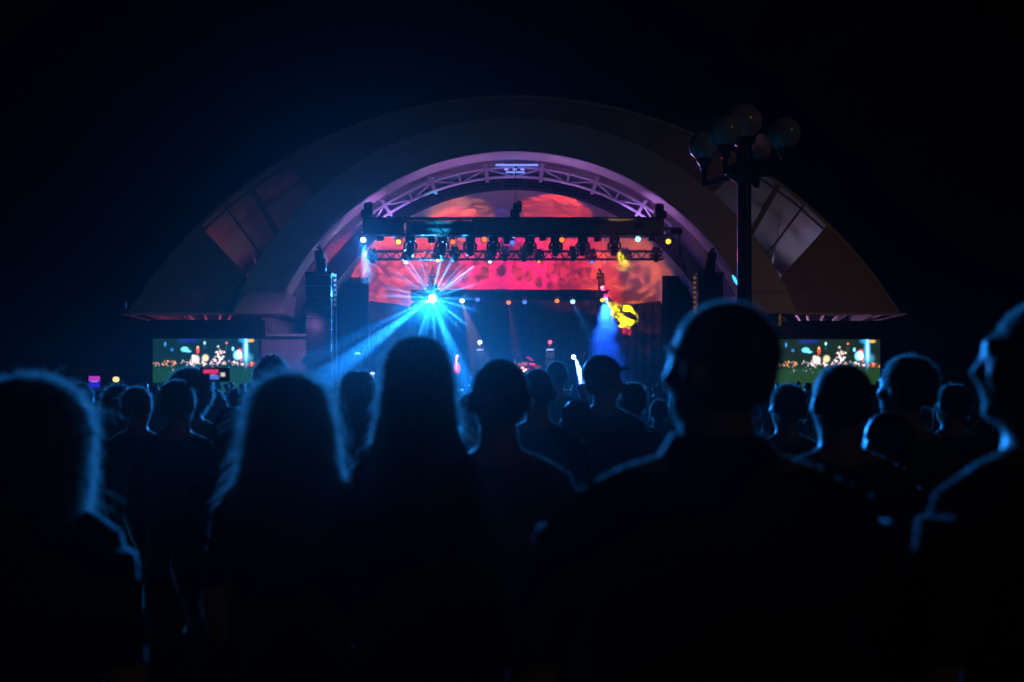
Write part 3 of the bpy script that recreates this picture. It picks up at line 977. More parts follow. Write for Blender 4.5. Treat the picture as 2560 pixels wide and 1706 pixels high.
M_SHELLR = mat('red_drum_shell', (.6, .03, .05), .25, .1, 4)
M_CHROME = mat('chrome', (.8, .8, .82), .15, .05, 4, metal=1.0)
M_SKINH = mat('drum_head', (.75, .73, .7), .5, .05, 4)
M_BRASS = mat('cymbal_brass', (.8, .45, .3), .22, .1, 8, metal=1.0)
def drumkit():
    b = P(1318, 960, 48.0)
    t = thing('drum_kit', 'drum kit with pink lit cymbals on a low riser mid stage', 'drum kit', (b.x, 48.0, 1.3))
    MB().bbox((b.x, 48.3, 1.3 + .2), (2.6, 2.4, .39), .02).build('riser', M_BLACK, t)
    z0 = 1.7
    MB().lathe([(.28, -.22), (.29, -.2), (.29, .2), (.28, .22)], (b.x, 47.7, z0 + .3), 20, 'Y').build('bass_drum', M_SHELLR, t, True)
    MB().lathe([(.26, -.005), (.26, .005)], (b.x, 47.47, z0 + .3), 20, 'Y').build('drum_head', M_SKINH, t)
    for (dx, dz, r_) in ((-.24, .68, .16), (.2, .7, .15), (.62, .45, .2), (-.62, .5, .18)):
        MB().lathe([(r_, -.12), (r_ * 1.03, -.1), (r_ * 1.03, .1), (r_, .12)], (b.x + dx, 47.75, z0 + dz), 16).build('tom', M_SHELLR, t, True)
        MB().lathe([(r_ * .98, .121), (r_ * .5, .127)], (b.x + dx, 47.75, z0 + dz), 16).build('drum_head', M_SKINH, t)
        MB().tube([(b.x + dx, 47.8, z0 + dz - .1), (b.x + dx * .9, 47.85, z0)], .02, 6).build('stand', M_CHROME, t)
    for (px, py, r_, ti) in ((1318, 910, .30, .12), (1337, 916, .34, -.05), (1325, 897, .22, .5), (1352, 932, .24, .2), (1296, 913, .22, -.2)):
        p = P(px, py, 47.6)
        rot = Matrix.Rotation(ti, 3, 'Y') @ Matrix.Rotation(.35, 3, 'X')
        MB().lathe([(r_, 0), (r_ * .6, .02), (.06, .04), (.02, .07)], p, 20, 'Z', rot).build('cymbal', M_BRASS, t, True)
        MB().tube([p, (p.x, p.y + .1, z0)], .014, 6).build('stand', M_CHROME, t)
drumkit()
# free standing lit pieces
t = thing('guitar_stand', 'red glowing upright guitar on a stand left of the drums', 'guitar', P(1142, 985, 47))
p0, p1 = P(1141, 926, 47), P(1143, 892, 47)
M_RED = glow('red_lit_body', (1.0, .02, .06), 1.6)  # red and orange light on the guitar is put in as emission
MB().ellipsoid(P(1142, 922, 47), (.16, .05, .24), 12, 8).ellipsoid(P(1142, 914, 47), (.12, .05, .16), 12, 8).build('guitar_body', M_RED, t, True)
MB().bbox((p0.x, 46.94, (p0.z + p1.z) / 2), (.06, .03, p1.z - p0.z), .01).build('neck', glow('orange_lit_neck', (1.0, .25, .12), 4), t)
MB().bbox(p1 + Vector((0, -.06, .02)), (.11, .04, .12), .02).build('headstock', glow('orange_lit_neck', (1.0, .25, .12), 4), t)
MB().tube([P(1147, 930, 47), P(1146, 985, 47)], .02, 6).tube([P(1140, 960, 47), P(1150, 934, 47)], .015, 6).build('stand', M_CHROME, t)
t = thing('microphone_stand', 'microphone on a tall stand with a pale cage above the drums', 'microphone', P(1287, 985, 47.4))
MB().tube([P(1287, 985, 47.4), P(1287, 888, 47.4)], .016, 6).build('pole', M_CHROME, t)
pm = P(1287, 882, 47.4)
MB().tube([pm + Vector((-.08, 0, -.1)), pm + Vector((-.08, 0, .06)), pm + Vector((0, 0, .12)), pm + Vector((.08, 0, .06)), pm + Vector((.08, 0, -.1)), pm + Vector((0, 0, -.12))], .035, 6, True).build('cage', M_SKINH, t, True)
t = thing('keyboard_rig', 'small blue lit keyboard rig with upright frames by the left curtain', 'keyboard', P(895, 975, 45))
for (a, b) in (((886, 905), (886, 882)), ((886, 882), (893, 878)), ((902, 918), (902, 884)), ((908, 888), (908, 876))):
    MB().tube([P(a[0], a[1], 45), P(b[0], b[1], 45)], .05, 6).build('frame_tube', M_STEEL, t)
MB().bbox(P(895, 884, 45), (.25, .1, .08), .02).build('module', glow('rig_lamp', (.2, .55, 1.0), 1.5), t)
MB().tube([P(902, 918, 45), P(902, 975, 45)], .03, 6).build('stand', M_BLACK, t)
t = thing('floor_lamp', 'short upright pale blue floor tube light by the left curtain', 'light', P(931, 975, 44))
MB().tube([P(931, 952, 44), P(931, 936, 44)], .07, 8).build('tube', glow('floor_tube', (.1, .4, 1.0), 1.6), t, True)
MB().tube([P(931, 975, 44), P(931, 952, 44)], .03, 6).build('stand', M_BLACK, t)
MB().bbox(P(931, 934, 44), (.2, .16, .1), .03).build('cap', glow('floor_tube_cap', (.5, .65, 1.0), 2.2), t)
# spotlight on a floor stand at right of the drums
t = thing('floor_spotlight', 'bright blue white spotlight on a stand beside the smoke', 'stage light', P(1434, 985, 46))
MB().tube([P(1434, 985, 46), P(1434, 898, 46)], .02, 6).build('stand', M_BLACK, t)
MB().lathe([(.05, .12), (.11, .1), (.12, -.05), (.11, -.07)], P(1434, 893, 46) + Vector((0, .12, 0)), 12, 'Y').build('can', M_BLACKP, t, True)
MB().ellipsoid(P(1434, 893, 46), (.085, .03, .085), 12, 8).build('lens', glow('floor_spot_lens', (.6, .75, 1.0), 26), t)

# monitors along the stage front
for i, px in enumerate((1415, 1590, 1625, 1560, 1425)):
    py = (989, 990, 991, 985, 997)[i]
    p = P(px, py, 41.6)
    t = thing('amber_footlight', 'small amber light on the front edge of the stage, %s of five' % ('second from left', 'fourth from left', 'rightmost', 'middle', 'leftmost')[i], 'light', (p.x, p.y, 1.304), 'amber lights along the stage front')
    MB().bbox((p.x, p.y, p.z), (.42, .12, .13), .04).build('lamp', glow('amber_foot', (1.0, .42, .04), .9), t)
    MB().box((p.x, p.y, (p.z + 1.25) / 2 - .02), (.06, .06, abs(p.z - 1.25) + .05)).build('bracket', M_BLACK, t)

# ------------------------------------------------------------------ video screens
def screen(px0, px1, py0, py1, Y, lab, tint, flip=1.0):
    a, b = P(px0, py1, Y), P(px1, py0, Y)
    t = thing('video_screen', lab, 'screen', ((a.x + b.x) / 2, Y, 0), 'video screens beside the stage')
    nx, nz = 150, 92
    g = MB()
    vs_, fs_ = [], []
    for j in range(nz + 1):
        for i in range(nx + 1):
            vs_.append((a.x + (b.x - a.x) * i / nx, Y, a.z + (b.z - a.z) * j / nz))
    for j in range(nz):
        for i in range(nx):
            o = j * (nx + 1) + i
            fs_.append((o, o + 1, o + nx + 2, o + nx + 1))
    g.add(vs_, fs_)
    m = bpy.data.materials.get('screen_picture')
    if m is None:
        m = bpy.data.materials.new('screen_picture')
        m.use_nodes = True
        nt = m.node_tree
        nt.nodes.clear()
        o_ = nt.nodes.new('ShaderNodeOutputMaterial')
        e_ = nt.nodes.new('ShaderNodeEmission')
        at = nt.nodes.new('ShaderNodeAttribute')
        at.attribute_name = 'picture'
        e_.inputs[1].default_value = 1.25
        nt.links.new(at.outputs['Color'], e_.inputs[0])
        nt.links.new(e_.outputs[0], o_.inputs[0])
        m.cycles.emission_sampling = 'NONE'
    ob = g.build('display', m, t)
    me = ob.data
    ca = me.color_attributes.new('picture', 'FLOAT_COLOR', 'POINT')
    rnd = random.Random(5)
    blobs = []   # u, v from top left in 265 x 165 units, rx, ry, colour, strength, soft
    def bl(u, v, rx, ry, c, s=1.0, soft=.35): blobs.append((u, v, rx, ry, c, s, soft))
    bl(31, 14, 2.6, 6, (.15, .55, 1), 1); bl(48, 28, 4, 4, (.1, .45, .9), .8); bl(77, 5, 12, 6, (.02, .08, .5), .8, 1); bl(100, 4, 10, 5, (.02, .06, .6), .6, 1)
    bl(80, 27, 9, 6, (.25, .75, 1), 2.2, .4); bl(90, 32, 6, 3, (.3, .75, 1), 1.6, .5)
    bl(113, 29, 3.4, 9, (1, .16, .05), 2.0, .3); bl(113, 22, 2.5, 3, (1, .7, .4), 1.5, .3)
    bl(130, 11, 2.6, 4, (.5, .8, 1), 2, .4); bl(130, 22, 2.5, 5, (.08, .2, .2), .8, .6); bl(185, 11, 2.6, 2.6, (1, .3, .2), 1.8, .4); bl(185, 24, 2.4, 8, (.12, .15, .13), .8, .6)
    bl(107, 52, 9, 9, (1, .9, .82), 1.6, .5); bl(101, 44, 3, 3, (1, .9, .85), 1.6); bl(132, 49, 8, 8.5, (1, .82, .58), 1.3, .35)
    for k in range(26):
        bl(165 + rnd.uniform(-15, 15), 44 + rnd.uniform(-16, 17), rnd.uniform(1.6, 3.6), rnd.uniform(1.5, 3), rnd.choice([(1, .9, .85), (1, .75, .7), (1, .95, 1), (1, .6, .5)]), rnd.uniform(.7, 1.8), .5)
    bl(164, 20, 3, 3, (.9, .85, .8), 1)
    bl(212, 42, 9, 11, (.35, .75, 1), 2.4, .4); bl(217, 40, 6, 9, (1, .95, 1), 2.5, .4); bl(201, 26, 3, 5, (.4, .85, 1), 1.8, .4); bl(218, 29, 5, 4, (1, .15, .12), 1.6, .4); bl(222, 50, 4, 8, (.9, .5, .5), .9, .5)
    bl(233, 30, 7, 34, (.15, .62, 1), 1.3, .6); bl(234, 26, 3, 26, (.75, .95, 1), 1.2, .6); bl(240, 48, 10, 10, (.2, .5, .7), 1.0, .7); bl(246, 5, 8, 4, (.95, .62, .2), 1.2, .4); bl(226, 4, 10, 6, (.1, .5, .9), 1, .6)
    for k in range(95):
        u = rnd.uniform(0, 265)
        w = rnd.random()
        c = (1, rnd.uniform(.45, .75), rnd.uniform(.25, .5)) if u < 60 or u > 250 else ((1, rnd.uniform(.7, .95), rnd.uniform(.65, 1)))
        if u > 235: c = (1, rnd.uniform(.15, .5), rnd.uniform(.1, .3))
        bl(u, 61 + 3.2 * rnd.gauss(0, 1) + u * .012, rnd.uniform(1, 3), rnd.uniform(1, 3), c, rnd.uniform(.4, 1.5), .5)
    for k in range(26):
        bl(rnd.uniform(5, 170), rnd.uniform(68, 86), 2, 2.2, rnd.choice([(.05, .3, .45), (.1, .45, .5), (.6, .6, .65)]), rnd.uniform(.2, .8), .6)
    for k in range(8):
        bl(rnd.uniform(5, 230), rnd.uniform(85, 118), 3, 1.6, (.05, .22, .4), .35, .7)
    W_, H_ = 265.0, 165.0
    colr = [0.0] * (len(me.vertices) * 4)
    for j in range(nz + 1):
        v = H_ * (1 - j / nz)
        for i in range(nx + 1):
            u = W_ * i / nx
            nzv = mnoise.noise(Vector((u * .03, v * .05, 3.0)))
            if v < 62:
                base = [.004, .022 + .006 * nzv, .026]
            else:
                k = min(1, (v - 62) / 16)
                base = [.003 + .004 * k, .022 + .030 * k + .006 * nzv, .026 + .004 * k]
            base = [base[0] * tint[0], base[1] * tint[1], base[2] * tint[2]]
            for (bu, bv, rx, ry, c, s, soft) in blobs:
                du, dv = (u - bu) / rx, (v - bv) / ry
                if abs(du) > 1.6 or abs(dv) > 1.6: continue
                dd = math.sqrt(du * du + dv * dv)
                k = 1 - (dd - (1 - soft)) / (2 * soft) if dd > 1 - soft else 1.0
                if k <= 0: continue
                k = k * k * (3 - 2 * k) * s
                base[0] += c[0] ** 1.6 * k * .8
                base[1] += c[1] ** 1.6 * k * .8
                base[2] += c[2] ** 1.6 * k * .8
            o = (j * (nx + 1) + i) * 4
            colr[o:o + 4] = [base[0], base[1], base[2], 1]
    ca.data.foreach_set('color', colr)
    wd, hg = b.x - a.x, b.z - a.z
    MB().box(((a.x + b.x) / 2, Y + .16, (a.z + b.z) / 2), (wd + .1, .3, hg + .1)).build('cabinet', M_BLACK, t)
    MB().box(((a.x + b.x) / 2, Y + .3, b.z + .42), (wd + .3, .5, .7)).build('header_cloth', M_DRAPE, t)
    for xx in (a.x + .3, b.x - .3):
        MB().box((xx, Y + .5, (a.z + b.z) / 4), (.2, .2, (a.z + b.z) / 2)).build('support_leg', M_BLACK, t)
screen(382, 646, 847, 1010, 41.0, 'wide video screen showing the band, left of the stage', (1, 1, 1))
screen(1934, 2200, 849, 1012, 41.0, 'wide video screen showing the band, right of the stage', (2.2, 1.0, .55))
spot('screen_wall_light', P(760, 800, 39.5), P(720, 880, 42), (.7, .3, .9), 60, 110, .8, .2)

# white cabin between the left screen and the stack
t = thing('white_cabin', 'white box cabin between the left screen and the speaker stack', 'cabin', P(712, 960, 42.3) * Vector((1, 1, 0)) if False else (P(712, 0, 42.3).x, 42.3, 0))
xa, xb = P(652, 0, 42.2).x, P(768, 0, 42.2).x
zt = zc(842, 42.2)
MB().box(((xa + xb) / 2, 43.4, zt / 2), (xb - xa, 2.2, zt)).build('wall', M_WHITE, t)
MB().box(((xa + xb) / 2 - .0, 43.2, zt + .05), (xb - xa + .25, 2.8, .1)).build('roof', M_WHITE, t)
MB().prism([(P(757, 0, 42).x, zc(890, 42)), (P(780, 0, 42).x, zc(890, 42)), (P(780, 0, 42).x, zc(845, 42))], 41.7, 42.15).build('side_flap', M_STEEL, t)
MB().box((xa + .85, 42.27, 1.0), (.9, .05, 2.0)).build('door', M_WHITE, t)
# yellow rigging straps near the right screen
for i, (px, y0, y1, lab) in enumerate(((1950, 786, 815, 'short yellow rigging strap hanging under the right wing'), (1926, 818, 868, 'longer yellow rigging strap at the edge of the right screen'))):
    a, b = P(px, y1, 40.6), P(px, y0, 40.6)
    t = thing('rigging_strap', lab, 'strap', a, 'yellow straps by the right screen')
    MB().bbox((a.x, a.y, (a.z + b.z) / 2), (.09, .03, b.z - a.z), .01).build('webbing', mat('yellow_webbing', (.75, .5, .03), .6), t)
    MB().tube([b, P(px + 2, 781, 42.9)], .02, 6).build('wire', M_BLACK, t)
spot('strap_light', P(1800, 700, 40), P(1940, 830, 40.6), (1.0, .8, .3), 120, 40, .5, .1)

# low shed at the far left with a warm lamp
t = thing('low_shed', 'low dim shed beyond the crowd at the far left', 'shed', (P(150, 0, 48).x, 48, 0))
xa, xb = P(55, 0, 48).x, P(250, 0, 48).x
MB().box(((xa + xb) / 2, 49.5, 1.0), (xb - xa, 3, 2.0)).build('wall', mat('brown_boards', (.14, .09, .06), .85), t)
MB().prism([(xa - .3, 2.0), (xb + .3, 2.0), (xb, 2.35), (xa, 2.3)], 47.6, 51.2).build('roof', mat('shed_roof', (.12, .09, .08), .8), t)
t = thing('shed_lamp', 'tiny warm lamp on a post at the far left of the crowd', 'lamp', (P(290, 0, 40).x, 40, 0))
pz = P(290, 949, 40)
MB().tube([(pz.x, 40, 0), (pz.x, 40, pz.z - .1)], .04, 6).build('post', M_BLACK, t)
MB().ellipsoid(pz, (.14, .1, .12), 12, 8).build('bulb', glow('warm_bulb', (1.0, .75, .3), 1.1), t, True)

# ------------------------------------------------------------------ five globe lamp post
LY = 11.0
lpp = P(1861, 0, LY)
lamp = thing('lamp_post', 'tall dark lamp post with five unlit white globes', 'lamp post', (lpp.x, LY, 0))
M_IRON = mat('cast_iron', (.012, .013, .014), .4, .3, 15, spec=.5)
M_GLOBE = mat('opal_globe', (.62, .64, .62), .16, .05, 3, spec=1.0)
zt = zc(430, LY)
MB().lathe([(.2, 0), (.2, .1), (.16, .16), (.15, .5), (.1, .6), (.085, .75), (.075, zt - .2), (.07, zt)], (lpp.x, LY, 0), 18).build('pole', M_IRON, lamp, True)
MB().lathe([(.07, 0), (.09, .02), (.20, .10), (.215, .16), (.19, .20), (.1, .24), (.08, .42), (.12, .46), (.13, .52), (.11, .56)], (lpp.x, LY, zt - .14), 18).build('hub', M_IRON, lamp, True)
gz = zc(350, LY)
for i, (gx, gd, rad) in enumerate(((-66, -.36, .175), (84, -.26, .175), (-88, .28, .17), (52, .38, .17))):
    c = Vector((lpp.x + gx / F * LY, LY + gd, gz))
    arm = [Vector((lpp.x, LY, zt - .02)), Vector((lpp.x, LY, zt - .02)) .lerp(Vector((c.x, c.y, zt - .08)), .55), Vector((c.x, c.y, zt - .08)), Vector((c.x, c.y, gz - .17))]
    MB().tube(arm, .032, 8).build('arm', M_IRON, lamp, True)
    MB().lathe([(.02, -.13), (.04, -.11), (.055, -.05), (.09, 0), (.085, .03)], c + Vector((0, 0, -.17)), 14).build('cup', M_IRON, lamp, True)
    MB().ellipsoid(c, (rad, rad, rad), 28, 18).build('globe', M_GLOBE, lamp, True)
ct = P(1856, 308, LY)
MB().lathe([(.05, 0), (.08, .05), (.13, .1), (.13, .14)], (lpp.x, LY, ct.z - .28), 14).build('cup', M_IRON, lamp, True)
MB().ellipsoid((lpp.x - .02, LY, ct.z), (.215, .215, .215), 28, 18).build('globe', M_GLOBE, lamp, True)

# ------------------------------------------------------------------ people
def cloth(name, c): return mat(name, c, .9, .2, 12, spec=.15, sheen=.3)
SKIN = mat('skin', (.26, .15, .11), .5, .08, 10, spec=.4)
SHIRTS = [cloth('shirt_black', (.012, .012, .014)), cloth('shirt_navy', (.015, .02, .045)), cloth('shirt_grey', (.05, .05, .055)), cloth('shirt_plum', (.04, .015, .025)), cloth('shirt_olive', (.035, .035, .02))]
JEANS = cloth('jeans', (.02, .025, .045))
SHOE = mat('shoe', (.02, .02, .02), .5)
HAIRD = mat('hair_dark', (.018, .013, .010), .5, .3, 30, spec=.4, bump=.4)
HAIRB = mat('hair_brown', (.035, .022, .014), .5, .3, 30, spec=.4, bump=.4)

def strand_mat(name, dcol, tcol):
    m = bpy.data.materials.new(name)
    m.use_nodes = True
    nt = m.node_tree
    nt.nodes.clear()
    o_ = nt.nodes.new('ShaderNodeOutputMaterial')
    d_ = nt.nodes.new('ShaderNodeBsdfDiffuse')
    t_ = nt.nodes.new('ShaderNodeBsdfTranslucent')
    a_ = nt.nodes.new('ShaderNodeAddShader')
    nz = nt.nodes.new('ShaderNodeTexNoise')
    nz.inputs['Scale'].default_value = 40
    mx = nt.nodes.new('ShaderNodeMix'); mx.data_type = 'RGBA'
    mx.inputs[6].default_value = (*[c * .6 for c in tcol], 1)
    mx.inputs[7].default_value = (*tcol, 1)
    nt.links.new(nz.outputs['Fac'], mx.inputs[0])
    d_.inputs[0].default_value = (*dcol, 1)
    nt.links.new(mx.outputs[2], t_.inputs[0])
    nt.links.new(d_.outputs[0], a_.inputs[0])
    nt.links.new(t_.outputs[0], a_.inputs[1])
    nt.links.new(a_.outputs[0], o_.inputs[0])
    return m
STRAND = strand_mat('hair_strand', (.05, .04, .03), (.6, .55, .5))
FUZZ = strand_mat('fine_fuzz', (.05, .04, .035), (.6, .55, .5))

def remesh(mb, voxel, smooth_it=3, sf=.5):
    me = mb.mesh('tmp', None)
    ob = bpy.data.objects.new('tmp', me)
    col.objects.link(ob)
    m = ob.modifiers.new('r', 'REMESH')
    m.mode = 'VOXEL'
    m.voxel_size = voxel
    s = ob.modifiers.new('s', 'SMOOTH')
    s.factor = sf
    s.iterations = smooth_it
    dg_ = bpy.context.evaluated_depsgraph_get()
    ev = ob.evaluated_get(dg_)
    out_ = bpy.data.meshes.new_from_object(ev)
    bpy.data.objects.remove(ob)
    bpy.data.meshes.remove(me)
    return out_

def ell_ring(cx, cyy, z, rx, ry, n=16, p=2.3):
    rg = []
    for k in range(n):
        a = 2 * math.pi * k / n
        c, s = math.cos(a), math.sin(a)
        rg.append(Vector((cx + rx * math.copysign(abs(c) ** (2 / p), c), cyy + ry * math.copysign(abs(s) ** (2 / p), s), z)))
    return rg

def hand(mb, w, d, side, curl=.35):
    """palm and five fingers growing from wrist w along d"""
    d = d.normalized()
    a = Vector((0, 0, 1)) if abs(d.z) < .8 else Vector((0, 1, 0))
    u = d.cross(a).normalized()
    n_ = u.cross(d).normalized()
    mb.tube([w, w + d * .03, w + d * .085], [.026, .036, .036], 8)
    mb.tube([w + d * .05 + u * .02, w + d * .085 + u * .02], [.022, .02], 6)
    mb.tube([w + d * .05 - u * .02, w + d * .085 - u * .02], [.022, .02], 6)
    for k, ln in enumerate((.068, .078, .074, .058)):
        b = w + d * .08 + u * (-.033 + .022 * k)
        m1 = b + d * ln * .5 + n_ * ln * .08
        e = m1 + (d * (1 - curl) + n_ * curl).normalized() * ln * .55
        mb.tube([b, m1, e], [.0095, .009, .0075], 6)
    b = w + d * .03 - u * .03 * side
    mb.tube([b, b + d * .03 - u * .03 * side, b + d * .06 - u * .035 * side + n_ * .01], [.012, .011, .009], 6)

def body_mesh(H=1.75, wide=1.0, head_yaw=0.0, head_pitch=0.0, arms=None, shirt=None, legs=JEANS, voxel=.0125, bust=0.0, collar_z=1.478, sleeves='short', slim=1.0, slouch=0.0):
    k = H / 1.76
    mb = MB()
    prof = [(.80, .165, .115, 0), (.88, .175, .12, 0), (.98, .155 * slim, .105, 0), (1.08, .15 * slim, .105, 0), (1.2, .165, .115 + bust * .2, .005), (1.3, .18, .12 + bust, .01), (1.37, .188, .112, .0), (1.42, .165, .092, -.012), (1.455, .115, .075, -.014), (1.485, .072, .064, -.01), (1.52, .056, .058, .0), (1.58, .054, .058, .006), (1.62, .05, .055, .01)]
    mb.loft([ell_ring(0, cyy, z, rx * wide if z < 1.47 else rx * (1 + (wide - 1) * .4), ry, 20) for z, rx, ry, cyy in prof])
    # trapezius / shoulders
    for s in (-1, 1):
        mb.tube([(s * .03, -.015, 1.475), (s * .11 * wide, -.012, 1.435), (s * .185 * wide, -.005, 1.385 - slouch)], [.05, .055, .058], 10)
    # head
    rotm = Matrix.Rotation(head_yaw, 3, 'Z') @ Matrix.Rotation(head_pitch, 3, 'X')
    piv = Vector((0, .005, 1.56))
    hb = MB()
    hb.ellipsoid((0, -.012, 1.668), (.0765, .096, .0925), 20, 14)
    hb.ellipsoid((0, .022, 1.645), (.068, .072, .092), 18, 12)
    hb.ellipsoid((0, .040, 1.592), (.050, .055, .052), 16, 10)
    hb.ellipsoid((0, .079, 1.565), (.022, .02, .018), 10, 8)
    hb.tube([(0, .088, 1.668), (0, .108, 1.632), (0, .094, 1.622)], [.010, .015, .011], 8)
    hb.ellipsoid((0, .084, 1.69), (.045, .014, .010), 12, 6)
    for s in (-1, 1):
        hb.ellipsoid((s * .042, .072, 1.632), (.020, .018, .016), 10, 6)
        hb.ellipsoid((s * .085, -.006, 1.640), (.012, .025, .036), 10, 8, Matrix.Rotation(s * .35, 3, 'Z'))
        hb.tube([(s * .020, .090, 1.600), (0, .096, 1.602)], [.006, .008], 6)
    hb.v = [piv + rotm @ (v - piv) for v in hb.v]
    mb.add(hb.v, hb.f)
    # legs
    for s in (-1, 1):
        mb.tube([(s * .085, 0, .86), (s * .095, .005, .66), (s * .10, .01, .48), (s * .102, -.01, .30), (s * .10, -.02, .09)], [.092, .082, .056, .054, .038], 12)
        mb.ellipsoid((s * .105, .055, .042), (.045, .125, .042), 12, 8)
        mb.ellipsoid((s * .10, -.02, .06), (.04, .05, .05), 10, 6)
    # arms
    arms = arms or {}
    for s, nm in ((-1, 'l'), (1, 'r')):
        sh = Vector((s * .187 * wide, -.005, 1.385 - slouch))
        el, wr = arms.get(nm, (Vector((s * (.235 * wide + .01), -.02, 1.10)), Vector((s * .225 * wide, .10, .88))))
        el, wr = Vector(el), Vector(wr)
        mb.tube([sh, sh.lerp(el, .3), sh.lerp(el, .7), el, el.lerp(wr, .25), el.lerp(wr, .7), wr], [.060, .056, .050, .043, .043, .034, .027], 10)
        hand(mb, wr, wr - el, s)
    mb.v = [v * k for v in mb.v]
    me = remesh(mb, voxel)
    me.materials.append(SKIN)
    me.materials.append(shirt or SHIRTS[0])
    me.materials.append(legs)
    me.materials.append(SHOE)
    hw = .30 * wide
    for p in me.polygons:
        c = p.center / k
        if c.z < .075: p.material_index = 3
        elif c.z < .92 and abs(c.x) < .205: p.material_index = 2
        elif c.z < collar_z and (abs(c.x) < .205 * wide or c.z > 1.16) and not (c.z > 1.47 and abs(c.x) < .05): p.material_index = 1
        else: p.material_index = 0
        if abs(c.x) >= .205 * wide and c.z < (1.16 if sleeves == 'short' else .92): p.material_index = 0 if sleeves == 'short' or c.z < .92 else 1
        if arms and c.z > 1.5 and abs(c.x) > .13: p.material_index = 0
    me.shade_smooth()
    return me

def hair_mesh(style, H=1.75, head_yaw=0.0, m=HAIRD, wide=1.0, length=.3, voxel=.009):
    k = H / 1.76
    mb = MB()
    if style == 'short':
        mb.ellipsoid((0, -.018, 1.678), (.083, .100, .096), 20, 14)
        mb.ellipsoid((0, -.045, 1.64), (.076, .066, .085), 16, 12)
    elif style == 'buzz':
        mb.ellipsoid((0, -.017, 1.675), (.0795, .098, .0935), 20, 14)
        mb.ellipsoid((0, -.042, 1.645), (.071, .062, .08), 16, 12)
    elif style == 'spiky':
        mb.ellipsoid((0, -.018, 1.678), (.084, .102, .097), 20, 14)
        mb.ellipsoid((0, -.045, 1.64), (.078, .066, .09), 16, 12)
        rr = random.Random(3)
        for i in range(16):
            a, b = rr.uniform(-1.2, 1.2), rr.uniform(-1, 1.2)
            d = Vector((math.sin(a) * .8, b * .6, 1)).normalized()
            c = Vector((0, -.015, 1.69)) + Vector((d.x * .075, d.y * .085, d.z * .085))
            mb.tube([c - d * .01, c + d * rr.uniform(.012, .035)], [.018, .006], 6)
    elif style == 'bushy':
        mb.ellipsoid((0, -.02, 1.69), (.115, .125, .115), 22, 16)
        mb.ellipsoid((0, -.05, 1.62), (.11, .09, .11), 18, 12)
        rr = random.Random(8)
        for i in range(40):
            d = Vector((rr.gauss(0, 1), rr.gauss(-.3, 1), rr.gauss(.2, .9))).normalized()
            mb.ellipsoid(Vector((0, -.03, 1.67)) + Vector((d.x * .105, d.y * .11, d.z * .11)), (.03, .03, .03), 8, 6)
    elif style == 'bun':
        mb.ellipsoid((0, -.018, 1.678), (.082, .100, .096), 20, 14)
        mb.ellipsoid((0, -.045, 1.64), (.074, .064, .083), 16, 12)
        mb.ellipsoid((-.075, -.06, 1.735), (.042, .042, .040), 12, 8)
    elif style == 'cap':
        mb.ellipsoid((0, -.012, 1.685), (.085, .104, .090), 20, 14)
        mb.loft([ell_ring(0, .10, 1.70, .07, .07, 14), ell_ring(0, .10, 1.712, .07, .07, 14)])
        mb.ellipsoid((0, -.045, 1.64), (.075, .06, .075), 16, 12)
    else:   # long: a fall of hair described by half widths down the back
        prof = {'long': [(1.765, .03, .03), (1.755, .055, .06), (1.73, .078, .088), (1.69, .090, .105), (1.64, .096, .108), (1.58, .104, .105), (1.50, .118, .10), (1.42, .136, .095), (1.34, .150, .085), (1.26, .160, .080), (1.16, .165, .072), (1.06, .165, .062), (.98, .15, .05), (.92, .12, .035)],
                'bob': [(1.765, .03, .03), (1.752, .060, .06), (1.725, .085, .09), (1.69, .098, .105), (1.64, .108, .11), (1.58, .117, .11), (1.52, .124, .105), (1.46, .140, .095), (1.425, .165, .08), (1.41, .16, .05)],
                'curl': [(1.765, .03, .03), (1.752, .068, .07), (1.725, .098, .10), (1.69, .115, .118), (1.64, .128, .122), (1.58, .134, .12), (1.52, .132, .11), (1.47, .118, .10), (1.42, .105, .085), (1.38, .120, .06), (1.365, .115, .04)]}[style]
        rgs = []
        for z, rx, ry in prof:
            zz = 1.765 - (1.765 - z) * (length / .3 if z < 1.5 else 1) if False else z
            back = -.02 - max(0, 1.6 - zz) * .12
            rgs.append(ell_ring(0, back, zz, rx * wide, ry, 24, 2.1))
        mb.loft(list(reversed(rgs)))
    piv = Vector((0, .005, 1.56))
    rotm = Matrix.Rotation(head_yaw, 3, 'Z')
    mb.v = [(piv + rotm @ (v - piv)) * k for v in mb.v]
    me = remesh(mb, voxel, 4)
    me.materials.append(m)
    # carve the face side away and break the outline with locks of hair
    bm = bmesh.new()
    bm.from_mesh(me)
    if style in ('long', 'bob', 'curl', 'short', 'buzz', 'spiky', 'bun', 'bushy'):
        for v in bm.verts:
            p = v.co / k
            q_ = rotm.inverted() @ (p - piv)
            if style not in ('buzz',):
                a = math.atan2(q_.x, -q_.y)
                lock = math.sin(a * 23 + 2 * math.sin(p.z * 9)) * .5 + mnoise.noise(Vector((p.x * 30, p.y * 30, p.z * 7)))
                v.co += v.normal * lock * (.0038 if style in ('long', 'bob') else .0050) * (1.6 if style == 'curl' else 1)
        dl = []
        for f in bm.faces:
            q_ = rotm.inverted() @ (f.calc_center_median() / k - piv)
            lim = .062 if style in ('long', 'bob', 'curl') else .055
            z_ = q_.z
            if q_.y > lim and z_ < .16: dl.append(f)
            elif style in ('short', 'buzz', 'spiky', 'bun') and (z_ < .03 or (q_.y > -.01 and z_ < .10)): dl.append(f)
        if dl: bmesh.ops.delete(bm, geom=dl, context='FACES')
    bm.to_mesh(me)
    bm.free()
    me.shade_smooth()
    return me

